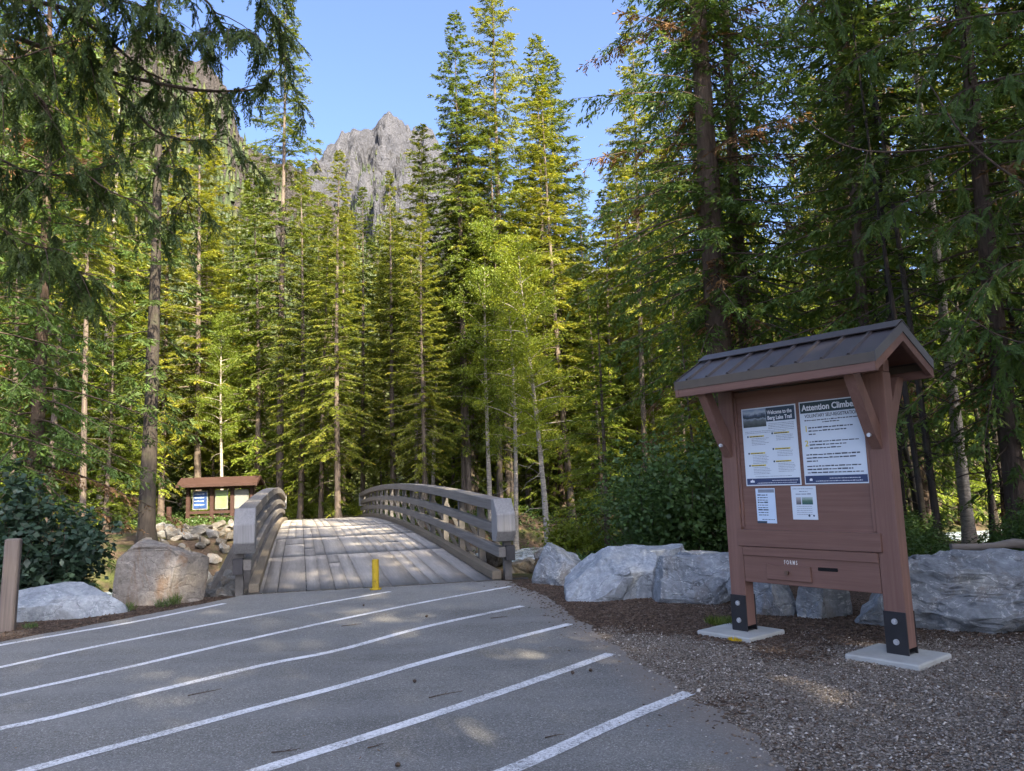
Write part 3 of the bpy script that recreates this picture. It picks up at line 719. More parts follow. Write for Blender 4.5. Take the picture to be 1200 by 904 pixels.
for side, x0, ys_ in ((-1, 0.0, 0.0), (1, 4.3, -0.42)):
    sx = side
    def X_(a, b):  # a,b measured outward from the deck edge
        return (x0 + sx * a, x0 + sx * b) if sx > 0 else (x0 + sx * b, x0 + sx * a)
    bm = bmesh.new(); swept(bm, *X_(-0.19, -0.02), 0.025, 0.17, ys_ - 0.05, LB)
    bm_obj('kerb', bm, 'kerb_wood', bridge, bevel=0.008)
    bm = bmesh.new(); swept(bm, *X_(-0.10, 0.19), 1.215, 1.415, ys_ + 0.0, LB)
    rail = bm_obj('railing', bm, 'rail_wood', bridge, bevel=0.01)
    bm = bmesh.new(); swept(bm, *X_(-0.06, 0.07), 0.79, 0.965, ys_ + 0.02, LB)
    bm_obj('middle_rail', bm, 'rail_wood', rail, bevel=0.008)
    bm = bmesh.new(); swept(bm, *X_(-0.06, 0.07), 0.40, 0.575, ys_ - 0.06, LB)
    bm_obj('lower_rail', bm, 'rail_wood', rail, bevel=0.008)
    for ye, sg in ((ys_, 1), (LB, -1)):
        bm = bmesh.new(); pr = [(0.16, 1.43), (-0.02, 1.43), (-0.24, 1.16), (-0.25, 0.86), (-0.10, 0.68), (0.16, 0.68)]
        prism(bm, [(ye + sg * a, z) for a, z in pr], 'x', *X_(-0.125, 0.215))
        bm_obj('end_block', bm, 'rail_end_wood', rail, bevel=0.012)
    n = 17
    for i in range(n):
        y = ys_ + 0.12 + (LB - ys_ - 0.24) * i / (n - 1); h = arch(min(max(y, 0), LB))
        bm = bmesh.new(); a, b = X_(0.072, 0.20)
        box(bm, a, b, y - 0.07, y + 0.07, h - 0.45, h + 1.212)
        c = x0 + sx * 0.20; d = x0 + sx * 0.80
        if i: beam(bm, (c - sx * 0.03, y, h + 0.98), (d, y, h - 0.30), 0.09, 0.09)
        if i: beam(bm, (x0 - sx * 0.3, y, h - 0.33), (d + sx * 0.08, y, h - 0.33), 0.12, 0.14)
        bm_obj('railing_post', bm, 'grey_timber', rail)
    bm = bmesh.new(); a, b = X_(0.072, 0.235); box(bm, a, b, ys_ - 0.08, ys_ + 0.03, 0.34, 0.60)
    bm_obj('rail_bracket', bm, 'dark_timber', rail, bevel=0.006)
boxo('sill_timber', (-0.9, 4.9, -0.02, 0.0, -0.2, -0.03), 'dark_timber', bridge, 0)

# bollard
bo = empty('bollard', (-2.41, 13.16, 0.0)); tag(bo, 'short scuffed yellow bollard at the edge of the bridge deck', 'bollard')
bm = bmesh.new(); cyl(bm, (0, 0, 0), 0.058, 0.50, seg=24); bm_obj('post', bm, 'bollard_yellow', bo, True, 0.006, R(40))
bm = bmesh.new(); cyl(bm, (0, 0, 0.003), 0.10, 0.022, seg=24); bm_obj('base_collar', bm, 'bollard_yellow', bo, True, 0.004, R(40))
# wooden post
bm = bmesh.new(); box(bm, -0.09, 0.09, -0.08, 0.08, -0.1, 1.19)
po = bm_obj('wooden_post', bm, 'post_wood', bevel=0.02); po.location = (-6.78, 10.38, 0); po.rotation_euler = (0, R(1.5), 0.35)
tag(po, 'square weathered wooden post beside the low pale boulder', 'post')

# ------------------------------------------------------------------ information kiosk (near)
KO = Vector((2.30, 8.55, 0)); KE = Vector((0.622, -0.783)); KE.normalize(); KRZ = math.atan2(KE.y, KE.x)
def K(u, d, z): return Vector((KO.x + KE.x * u + KE.y * d, KO.y + KE.y * u - KE.x * d, z))
kiosk = empty('information_kiosk', KO, KRZ)
tag(kiosk, 'large brown wooden information kiosk with a ribbed metal gable roof', 'kiosk')
W = 1.87
for u0, u1 in ((0.0, 0.19), (1.672, 1.872)):
    p = boxo('post', (u0, u1, 0.012, 0.16, 0.10, 2.62), 'brown_stain', kiosk, 0.006)
    bm = bmesh.new()
    box(bm, u0 - 0.002, u1 + 0.002, -0.004, 0.010, 0.045, 0.42); box(bm, u0 - 0.002, u1 + 0.002, 0.162, 0.176, 0.045, 0.42); box(bm, u0 + 0.02, u1 - 0.02, 0.010, 0.162, 0.045, 0.06)
    br = bm_obj('steel_bracket', bm, 'steel_dark', p, bevel=0.002)
    bm = bmesh.new()
    for zz in (0.335, 0.155): cyl(bm, ((u0 + u1) / 2, -0.018, zz), 0.026, 0.016, 'y', 18, 0.026); cyl(bm, ((u0 + u1) / 2, -0.028, zz), 0.012, 0.012, 'y', 6)
    bm_obj('bolt', bm, 'bolt_steel', p, True, 0, R(30))
    bm = bmesh.new(); box(bm, (u0 + u1) / 2 - 0.36, (u0 + u1) / 2 + 0.31, -0.28, 0.36, -0.03, 0.045)
    pad = bm_obj('footing_pad', bm, 'concrete', p, bevel=0.012)
    uc = (u0 + u1) / 2 - (0.02 if u0 > 1 else 0)
    for sg in (-1, 1):   # knee braces front and back
        y0 = 0.012 if sg < 0 else 0.16
        bm = bmesh.new()
        pr = [(y0 + sg * 0.0, 1.90), (y0 + sg * 0.012, 1.90), (y0 + sg * 0.115, 2.03), (y0 + sg * 0.43, 2.60), (y0 + sg * 0.29, 2.60), (y0 + sg * 0.0, 2.12)]
        prism(bm, pr, 'x', uc - 0.05, uc + 0.05)
        b_ = bm_obj('knee_brace', bm, 'brown_stain', p, bevel=0.004)
        if sg < 0:
            bm = bmesh.new(); q = 0.012 - 0.115 * 1.02
            cyl(bm, (uc, -0.128, 2.03), 0.019, 0.03, 'y', 14); bm_obj('brace_bolt', bm, 'bolt_steel', p, True, 0, R(30))
# panels
boxo('notice_panel', (0.192, 1.67, 0.045, 0.10, 1.10, 2.60), 'brown_stain_x', kiosk, 0.003)
bm = bmesh.new(); box(bm, 0.192, 0.222, 0.028, 0.0445, 1.14, 2.55); bm_obj('panel_batten', bm, 'brown_stain', kiosk, bevel=0.003)
bm = bmesh.new(); box(bm, 1.64, 1.6715, 0.020, 0.0445, 1.135, 2.55); bm_obj('panel_batten', bm, 'brown_stain', kiosk, bevel=0.003)
boxo('cross_rail', (0.15, 1.715, -0.010, 0.0435, 0.945, 1.118), 'brown_stain_x', kiosk, 0.004)
low = boxo('form_box', (0.196, 1.668, 0.012, 0.30, 0.568, 0.94), 'brown_stain_x', kiosk, 0.004)
boxo('lid_board', (0.198, 1.666, -0.002, 0.0115, 0.848, 0.938), 'brown_stain_x', low, 0.003)
dr = boxo('drawer_front', (0.485, 0.98, -0.014, 0.0115, 0.618, 0.765), 'brown_stain_x', low, 0.003)
bm = bmesh.new(); cyl(bm, (0.732, -0.052, 0.70), 0.024, 0.037, 'y', 18, 0.016); bm_obj('knob', bm, 'knob_wood', low, True, 0.003, R(40))
bm = bmesh.new(); prism(bm, [(1.05, 0.742), (1.058, 0.735), (1.252, 0.737), (1.262, 0.745), (1.256, 0.772), (1.054, 0.770)], 'y', 0.0095, 0.016)
bm_obj('mail_slot', bm, 'slot_black', low)
low.data.materials[0] = MT['brown_stain_x']

# lettering
def text(name, s, x, z, size, m, parent, y=-0.001, bold=0.0, align='LEFT', depth=0.0004, width=None):
    """lettering lying in the local xz plane, facing -y; (x, z) is the baseline start"""
    c = bpy.data.curves.new(name, 'FONT'); c.body = s; c.size = size; c.offset = bold; c.extrude = depth; c.align_x = align; c.resolution_u = 3
    o = bpy.data.objects.new(name + '_tmp', c); COL.objects.link(o); bpy.context.view_layer.update()
    me = bpy.data.meshes.new_from_object(o.evaluated_get(bpy.context.evaluated_depsgraph_get()))
    bpy.data.objects.remove(o); bpy.data.curves.remove(c)
    n = len(me.vertices); co = np.zeros(n * 3, np.float32); me.vertices.foreach_get('co', co); co = co.reshape(-1, 3)
    if width:
        w = co[:, 0].max() - co[:, 0].min(); co[:, 0] *= width / w
    co = np.stack([co[:, 0] + x, y - co[:, 2], co[:, 1] + z], 1); me.vertices.foreach_set('co', co.astype(np.float32).ravel())
    me.materials.clear(); me.name = name; me.update(); return link(name, me, m, parent)
text('forms_lettering', 'F O R M S', 0.680, 0.779, 0.058, 'white_letters', low, y=0.0113, bold=0.0006, width=0.147)

# roof
roof_slope = lambda y: 3.055 - abs(y - 0.086) * 0.575
roof = None
def roof_mesh(u0, u1, y0, yr, y1, z0, zr, th, ribs, parent, m='roof_metal', ribw=0.022):
    bm = bmesh.new()
    for ya, yb, za, zb in ((y0, yr, z0, zr), (yr, y1, zr, z0)):
        v = [bm.verts.new(p) for p in ((u0, ya, za), (u1, ya, za), (u1, yb, zb), (u0, yb, zb), (u0, ya, za - th), (u1, ya, za - th), (u1, yb, zb - th), (u0, yb, zb - th))]
        for q in ((0, 1, 2, 3), (7, 6, 5, 4), (0, 4, 5, 1), (1, 5, 6, 2), (2, 6, 7, 3), (3, 7, 4, 0)): bm.faces.new([v[i] for i in q])
        L = math.hypot(yb - ya, zb - za); ny, nz = -(zb - za) / L * (1 if za < zb else 1), (yb - ya) / L
        for u in ribs:
            pr = [(-ribw, 0), (ribw, 0), (ribw * 0.45, ribw * 1.1), (-ribw * 0.45, ribw * 1.1)]
            A = [bm.verts.new((u + a, ya + ny * h, za + nz * h)) for a, h in pr]; B = [bm.verts.new((u + a, yb + ny * h, zb + nz * h)) for a, h in pr]
            bm.faces.new(A); bm.faces.new(B[::-1])
            for i in range(4): bm.faces.new((A[i], A[(i + 1) % 4], B[(i + 1) % 4], B[i]))
    return bm_obj('roof', bm, m, parent)
ribs = [-0.02 + 0.262 * i for i in range(8)]
U0, U1 = -0.185, 2.055
roof = roof_mesh(U0, U1, -0.478, 0.086, 0.650, 2.742, 3.052, 0.018, ribs, kiosk)
bm = bmesh.new()
for sg in (-1, 1):
    ya, yb = 0.086 + sg * 0.14, 0.086; sl_ = 0.31 / 0.564
    v = [bm.verts.new(p) for p in ((U0 - 0.006, ya, 3.052 - 0.14 * sl_ + 0.029), (U1 + 0.006, ya, 3.052 - 0.14 * sl_ + 0.029), (U1 + 0.006, yb, 3.084), (U0 - 0.006, yb, 3.084))]
    bm.faces.new(v)
rc = bm_obj('ridge_cap', bm, 'roof_metal', roof); s_ = rc.modifiers.new('thick', 'SOLIDIFY'); s_.thickness = 0.008
for nm, y0, y1 in (('eave_trim', -0.492, -0.480), ('eave_trim', 0.652, 0.664)):
    boxo(nm, (U0 - 0.004, U1 + 0.004, y0, y1, 2.652, 2.744), 'trim_metal', roof, 0.003)
for y0, y1 in ((-0.488, -0.440), (0.612, 0.660)):
    boxo('fascia_board', (U0, U1, y0, y1, 2.572, 2.6515), 'brown_stain_x', roof, 0.004)
for u in (U0, U1 - 0.045):        # barge boards and rake trim on the gables
    for sg in (-1, 1):
        yo = 0.086 + sg * 0.578
        bm = bmesh.new(); prism(bm, [(yo, 2.572), (yo, 2.653), (0.086, 2.972), (0.086, 2.888), (yo - sg * 0.02, 2.572)], 'x', u + 0.0015, u + 0.0435)
        bm_obj('barge_board', bm, 'brown_stain_x', roof)
        ue = u - 0.006 if u < 0 else u + 0.045
        bm = bmesh.new(); prism(bm, [(yo, 2.655), (yo, 2.748), (0.086, 3.070), (0.086, 2.974)], 'x', ue, ue + 0.007)
        bm_obj('rake_trim', bm, 'roof_metal', roof)
bm = bmesh.new()                   # boarded soffit under the slopes, top beam between the posts
for ya, yb, za, zb in ((-0.438, 0.086, 2.735, 3.02), (0.086, 0.61, 3.02, 2.735)):
    v = [bm.verts.new(p) for p in ((U0 + 0.05, ya, za), (U1 - 0.05, ya, za), (U1 - 0.05, yb, zb), (U0 + 0.05, yb, zb))]; bm.faces.new(v)
bm_obj('soffit', bm, 'brown_stain_x', roof)
boxo('top_beam', (0.0, 1.872, 0.03, 0.145, 2.622, 2.74), 'brown_stain_x', kiosk, 0.004)

# posters: thin sheets pinned on the panel, each a thing of its own
def poster(u0, z0, u1, z1, label, paper, cat='poster', dy=0.040):
    p = empty('notice_poster', K(u0, -dy, z0), KRZ); tag(p, label, cat)
    boxo('sheet', (0, u1 - u0, -0.003, 0.003, 0, z1 - z0), paper, p, 0)
    return p, u1 - u0, z1 - z0
def strip(name, p, x0, x1, z0, z1, m, y=-0.0036):
    bm = bmesh.new(); v = [bm.verts.new(q) for q in ((x0, y, z0), (x1, y, z0), (x1, y, z1), (x0, y, z1))]; bm.faces.new(v); return bm_obj(name, bm, m, p)
def word_rows(name, p, rows, m, seed, y=-0.0038):
    """rows of small printed words too fine to read: (x0, x1, z, height)"""
    rr = random.Random(seed); bm = bmesh.new()
    for x0, x1, z, h in rows:
        x = x0
        while x < x1 - h:
            w = min(rr.uniform(1.2, 4.8) * h, x1 - x)
            k = rr.uniform(0.62, 1.0)
            v = [bm.verts.new(q) for q in ((x, y, z), (x + w, y, z), (x + w, y, z + h * k), (x, y, z + h * k))]; bm.faces.new(v)
            x += w + h * 0.55
    o = bm_obj(name, bm, m, p); o['kind'] = 'stuff'; return o
def photo_mat(name, stops, sc=5):
    m, t, b = mat(name); tc = N(t, 'ShaderNodeTexCoord'); sp = N(t, 'ShaderNodeSeparateXYZ'); t.links.new(tc.outputs['Generated'], sp.inputs[0])
    n = noise_(t, coords(t, kind='Generated'), sc, 6, 0.65)
    k = math_(t, 'ADD', sp.outputs[2], math_(t, 'MULTIPLY', math_(t, 'SUBTRACT', n, 0.5), 0.42)); setc(t, b, ramp(t, k, stops)); b.inputs['Roughness'].default_value = 0.4; MT[name] = m
photo_mat('lake_photo', [(0.05, (0.05, 0.06, 0.05)), (0.36, (0.13, 0.15, 0.15)), (0.46, (0.27, 0.32, 0.36)), (0.52, (0.03, 0.04, 0.05)), (0.66, (0.07, 0.1, 0.14)), (0.8, (0.40, 0.46, 0.52)), (1, (0.22, 0.3, 0.4))])
photo_mat('forest_photo', [(0.1, (0.03, 0.10, 0.09)), (0.5, (0.10, 0.18, 0.12)), (0.9, (0.35, 0.42, 0.38))], 7)
photo_mat('grey_photo', [(0.1, (0.10, 0.10, 0.11)), (0.5, (0.25, 0.24, 0.23)), (0.9, (0.4, 0.38, 0.36))], 7)

p, w, h = poster(0.28, 1.58, 0.932, 2.412, 'tall trail map notice with a lake photo and yellow highlighted headings', 'paper')
strip('header_band', p, 0.302, w - 0.012, h - 0.158, h - 0.012, 'header_ink')
strip('photograph', p, 0.015, 0.3, h - 0.205, h - 0.012, 'lake_photo')
text('title_lettering', 'Welcome to the', 0.318, h - 0.082, 0.058, 'text_white', p, y=-0.0042, bold=0.0014, width=0.292)
text('title_lettering', 'Berg Lake Trail', 0.318, h - 0.140, 0.058, 'text_white', p, y=-0.0042, bold=0.0014, width=0.285)
rows = [(0.32, w - 0.03, h - 0.185 - 0.017 * i, 0.006) for i in range(4)] + [(0.03, w - 0.03, h - 0.255, 0.006), (0.03, w * 0.8, h - 0.272, 0.006)]
blocks = [(0.05, h - 0.31), (0.05, h - 0.49), (0.05, h - 0.62), (0.35, h - 0.29), (0.35, h - 0.455), (0.35, h - 0.585)]
for bx, bz in blocks: rows += [(bx + 0.055, bx + 0.055 + random.uniform(0.17, 0.215), bz - 0.022 - 0.0165 * i, 0.006) for i in range(random.choice((4, 5, 6)))]
rows += [(0.12, w - 0.1, 0.095, 0.006)]
word_rows('fine_lettering', p, rows, 'text_ink_pale', 3)
bm = bmesh.new()
for bx, bz in blocks:
    v = [bm.verts.new(q) for q in ((bx + 0.03, -0.0037, bz - 0.004), (bx + 0.21, -0.0037, bz - 0.004), (bx + 0.21, -0.0037, bz + 0.012), (bx + 0.03, -0.0037, bz + 0.012))]; bm.faces.new(v)
bm_obj('highlight_marks', bm, 'mark_yellow', p)
word_rows('heading_lettering', p, [(bx + 0.035, bx + 0.19, bz - 0.002, 0.009) for bx, bz in blocks], 'text_ink', 5, -0.0041)
bm = bmesh.new()
for bx, bz in blocks: cyl(bm, (bx + 0.012, -0.0042, bz + 0.004), 0.011, 0.0006, 'y', 10)
bm_obj('bullet_symbols', bm, 'header_ink', p)
strip('footer_band', p, 0.012, w - 0.012, 0.012, 0.078, 'footer_ink')
word_rows('footer_lettering', p, [(0.32, w - 0.03, 0.050, 0.006), (0.14, w - 0.05, 0.026, 0.006)], 'text_white', 6, -0.0042)
bm = bmesh.new(); prism(bm, [(0.055, 0.035), (0.105, 0.035), (0.105, 0.056), (0.092, 0.056), (0.080, 0.068), (0.068, 0.056), (0.055, 0.056)], 'y', -0.0044, -0.0037); bm_obj('park_emblem', bm, 'text_white', p)

p, w, h = poster(0.973, 1.584, 1.636, 2.418, 'tall climbers notice with a dark header band and two orange numerals', 'paper')
strip('header_band', p, 0.010, w - 0.010, h - 0.118, h - 0.010, 'header_ink_green')
text('title_lettering', 'Attention Climbers', 0.030, h - 0.092, 0.085, 'text_white', p, y=-0.0042, bold=0.0022, width=0.605)
text('subtitle_lettering', 'VOLUNTARY SELF-REGISTRATION', 0.055, h - 0.165, 0.048, 'text_ink', p, y=-0.0042, bold=0.0006, width=0.56)
rows = [(0.05, w - 0.05, h - 0.198, 0.011), (0.24, 0.42, h - 0.222, 0.011)]
for z, n_, x0, ends in ((h - 0.275, 3, 0.085, (0.56, 0.50, 0.16)), (h - 0.415, 3, 0.085, (0.60, 0.49, 0.42)), (h - 0.545, 3, 0.04, (0.60, 0.56, 0.16)), (h - 0.66, 3, 0.04, (0.60, 0.52, 0.62))):
    rows += [(x0, ends[i], z - 0.032 * i, 0.0135) for i in range(n_)]
word_rows('fine_lettering', p, rows, 'text_ink', 8)
text('number_lettering', '1', 0.040, h - 0.305, 0.085, 'mark_yellow', p, y=-0.0042, bold=0.001)
text('number_lettering', '2', 0.034, h - 0.452, 0.085, 'mark_yellow', p, y=-0.0042, bold=0.001)
strip('footer_band', p, 0.010, w - 0.010, 0.012, 0.085, 'footer_ink')
word_rows('footer_lettering', p, [(0.27, w - 0.08, 0.054, 0.007), (0.12, w - 0.06, 0.028, 0.007)], 'text_white', 9, -0.0042)
bm = bmesh.new(); prism(bm, [(0.055, 0.034), (0.085, 0.034), (0.085, 0.054), (0.078, 0.054), (0.070, 0.064), (0.062, 0.054), (0.055, 0.054)], 'y', -0.0044, -0.0037); bm_obj('park_emblem', bm, 'text_white', p)

p, w, h = poster(0.386, 1.188, 0.616, 1.552, 'small narrow bluish paper notice left under the trail map notice', 'paper_blue')
strip('header_band', p, 0.03, w - 0.006, h - 0.045, h - 0.01, 'footer_ink').data.materials[0] = MT['text_ink_pale']
word_rows('fine_lettering', p, [(0.02, w * 0.62, h - 0.075 - 0.026 * i, 0.010 if i % 3 else 0.014) for i in range(9)] + [(0.06, w - 0.02, 0.035, 0.008)], 'header_ink', 12)
strip('footer_band', p, 0.0, w * 0.5, 0.0, 0.022, 'header_ink')
p, w, h = poster(0.808, 1.232, 1.082, 1.568, 'small white paper notice with two green photos under the climbers notice', 'paper')
word_rows('fine_lettering', p, [(0.02, w - 0.03, h - 0.03, 0.007), (0.09, w - 0.09, h - 0.058, 0.010), (0.05, w - 0.05, h - 0.085, 0.012)] + [(0.05, w - 0.05, 0.13 - 0.02 * i, 0.006) for i in range(5)], 'text_ink_pale', 14)
strip('photograph', p, 0.05, 0.105, h - 0.185, h - 0.112, 'grey_photo'); strip('photograph', p, 0.115, w - 0.04, h - 0.185, h - 0.112, 'forest_photo')
bm = bmesh.new(); cyl(bm, (w - 0.09, -0.0042, 0.04), 0.012, 0.0006, 'y', 12); cyl(bm, (w - 0.04, -0.0042, 0.04), 0.010, 0.0006, 'y', 12); bm_obj('round_symbols', bm, 'header_ink', p)

# ------------------------------------------------------------------ far kiosk
FK = (-19.95, 46.0, -0.05); fk = empty('information_kiosk', FK, 0.05)
tag(fk, 'small reddish brown information kiosk with three display panels beyond the bridge', 'kiosk')
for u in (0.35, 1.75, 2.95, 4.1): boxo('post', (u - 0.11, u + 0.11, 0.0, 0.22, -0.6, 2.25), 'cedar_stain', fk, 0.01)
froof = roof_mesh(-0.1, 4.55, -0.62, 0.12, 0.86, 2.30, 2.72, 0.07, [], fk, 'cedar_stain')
for y0, y1 in ((-0.66, -0.62), (0.86, 0.90)): boxo('fascia_board', (-0.12, 4.57, y0, y1, 2.14, 2.30), 'cedar_stain', froof, 0.006)
for sg in (-1, 1):
    bm = bmesh.new(); prism(bm, [(0.12 + sg * 0.78, 2.12), (0.12 + sg * 0.78, 2.31), (0.12, 2.74), (0.12, 2.52)], 'x', 4.52, 4.60); bm_obj('barge_board', bm, 'cedar_stain', froof)
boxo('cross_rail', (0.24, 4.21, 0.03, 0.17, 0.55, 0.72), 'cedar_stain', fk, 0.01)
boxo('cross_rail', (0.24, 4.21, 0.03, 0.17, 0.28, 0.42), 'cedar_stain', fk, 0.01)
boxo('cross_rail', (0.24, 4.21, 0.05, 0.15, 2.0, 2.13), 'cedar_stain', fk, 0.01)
for (u0, u1, m_, nm) in ((0.62, 1.52, 'map_blue', 'display_panel'), (1.95, 2.70, 'map_green', 'display_panel'), (3.08, 3.92, 'map_grey', 'display_panel')):
    d_ = boxo(nm, (u0, u1, 0.04, 0.08, 0.80, 1.92), 'map_grey', fk, 0.006)
    boxo('display_print', (u0 + 0.06, u1 - 0.06, 0.030, 0.039, 0.87, 1.85), m_, d_, 0)
    if m_ == 'map_blue':
        word_rows('fine_lettering', d_, [(u0 + 0.12, u1 - 0.2, z, 0.035) for z in (1.72, 1.5, 1.3, 1.08)], 'text_white', 3, 0.026)
bm = bmesh.new(); box(bm, -0.5, -0.28, -0.9, -0.68, -0.6, 1.05)
pf = bm_obj('wooden_post', bm, 'cedar_stain', bevel=0.02); pf.location = FK; tag(pf, 'short reddish post in front of the small kiosk beyond the bridge', 'post')

# ------------------------------------------------------------------ trees
class Leaves:
    """collects rhombic leaf faces and thin branch tubes"""
    def __init__(s): s.V = []; s.T = []; s.MI = []; s.WV = []; s.WF = []; s.wn = 0
    def add(s, P, D, Sd, L, Wd, tint, mi=0):
        mi = np.asarray(mi)
        L = L[:, None]; Wd = Wd[:, None]
        v = np.stack([P, P + D * L * 0.5 + Sd * Wd * 0.5, P + D * L, P + D * L * 0.5 - Sd * Wd * 0.5], 1)
        s.V.append(v.reshape(-1, 3)); s.T.append(tint); s.MI.append(mi if mi.ndim else np.full(len(P), int(mi)))
    def tube(s, pts, r0, r1, k=4):
        pts = np.asarray(pts); n = len(pts); d = np.gradient(pts, axis=0); d /= np.linalg.norm(d, axis=1)[:, None] + 1e-9
        up = np.where(np.abs(d[:, 2:3]) > 0.9, [[1.0, 0, 0]], [[0, 0, 1.0]]); a = np.cross(d, up); a /= np.linalg.norm(a, axis=1)[:, None] + 1e-9; b = np.cross(d, a)
        th = np.linspace(0, 2 * np.pi, k, endpoint=False); r = np.linspace(r0, r1, n)[:, None, None]
        ring = pts[:, None] + r * (np.cos(th)[None, :, None] * a[:, None] + np.sin(th)[None, :, None] * b[:, None])
        i = np.arange(n - 1)[:, None] * k; j = np.arange(k)[None]; j2 = (j + 1) % k
        s.WF.append((np.stack([i + j, i + j2, i + k + j2, i + k + j], -1) + s.wn).reshape(-1, 4)); s.WV.append(ring.reshape(-1, 3)); s.wn += n * k
    def mesh(s, name, mats):
        V = np.concatenate(s.V) if s.V else np.zeros((0, 3)); n = len(V) // 4
        F = np.arange(n * 4).reshape(n, 4); T = np.concatenate(s.T) if s.T else np.zeros(0); MI = np.concatenate(s.MI) if s.MI else np.zeros(0)
        if s.WV:
            WV = np.concatenate(s.WV); WF = np.concatenate(s.WF) + len(V); V = np.concatenate([V, WV]); F = np.concatenate([F, WF])
            T = np.concatenate([T, np.full(len(WF), 0.5)]); MI = np.concatenate([MI, np.full(len(WF), len(mats) - 1)])
        me = np_mesh(name, V, F, mi4=MI, tint=T)
        for m in mats: me.materials.append(MT[m])
        return me
def norm(a): return a / (np.linalg.norm(a, axis=-1, keepdims=True) + 1e-9)

def trunk_mesh(name, H, r0, seed, bend=0.25, m='bark_spruce', dead=0, dead_z=(2, 8), flare=1.5, k=12):
    rng = np.random.default_rng(seed); lv = Leaves(); n = 26
    z = np.concatenate([[-0.5, -0.05, 0.25, 0.7], np.linspace(1.4, H, n)])
    ox = bend * np.sin(z / H * 2.6 + seed) * z / H; oy = bend * np.cos(z / H * 2.1 + seed * 1.7) * z / H
    r = r0 * np.clip(1 - z / H, 0.02, 1) ** 0.8; r[:4] *= np.array([flare * 1.1, flare, 1.22, 1.07])
    th = np.linspace(0, 2 * np.pi, k, endpoint=False)
    rr = r[:, None] * (1 + 0.10 * np.sin(th * 3 + seed)[None] * np.exp(-np.maximum(z, 0) / 0.8)[:, None] + 0.05 * rng.normal(size=(len(z), k)))
    ring = np.stack([ox[:, None] + rr * np.cos(th), oy[:, None] + rr * np.sin(th), np.repeat(z[:, None], k, 1)], -1)
    i = np.arange(len(z) - 1)[:, None] * k; j = np.arange(k)[None]; j2 = (j + 1) % k
    V = ring.reshape(-1, 3); F = np.stack([i + j, i + j2, i + k + j2, i + k + j], -1).reshape(-1, 4)
    for _ in range(dead):          # dead snags below the crown
        zz = rng.uniform(*dead_z); a = rng.uniform(0, 6.28); L = rng.uniform(0.5, 2.0); u = np.linspace(0, 1, 5)
        bx = np.interp(zz, z, ox); by = np.interp(zz, z, oy)
        lv.tube(np.stack([bx + np.cos(a) * L * u, by + np.sin(a) * L * u, zz + 0.1 * L * u - 0.45 * L * u ** 2 + 0.05 * rng.normal(size=5)], -1), 0.022, 0.005, 3)
    if lv.WV: V2 = np.concatenate(lv.WV); F2 = np.concatenate(lv.WF) + len(V); V = np.concatenate([V, V2]); F = np.concatenate([F, F2])
    me = np_mesh(name, V, F, smooth=True); me.materials.append(MT[m])
    return me, (lambda q: (np.interp(q, z, ox), np.interp(q, z, oy)))

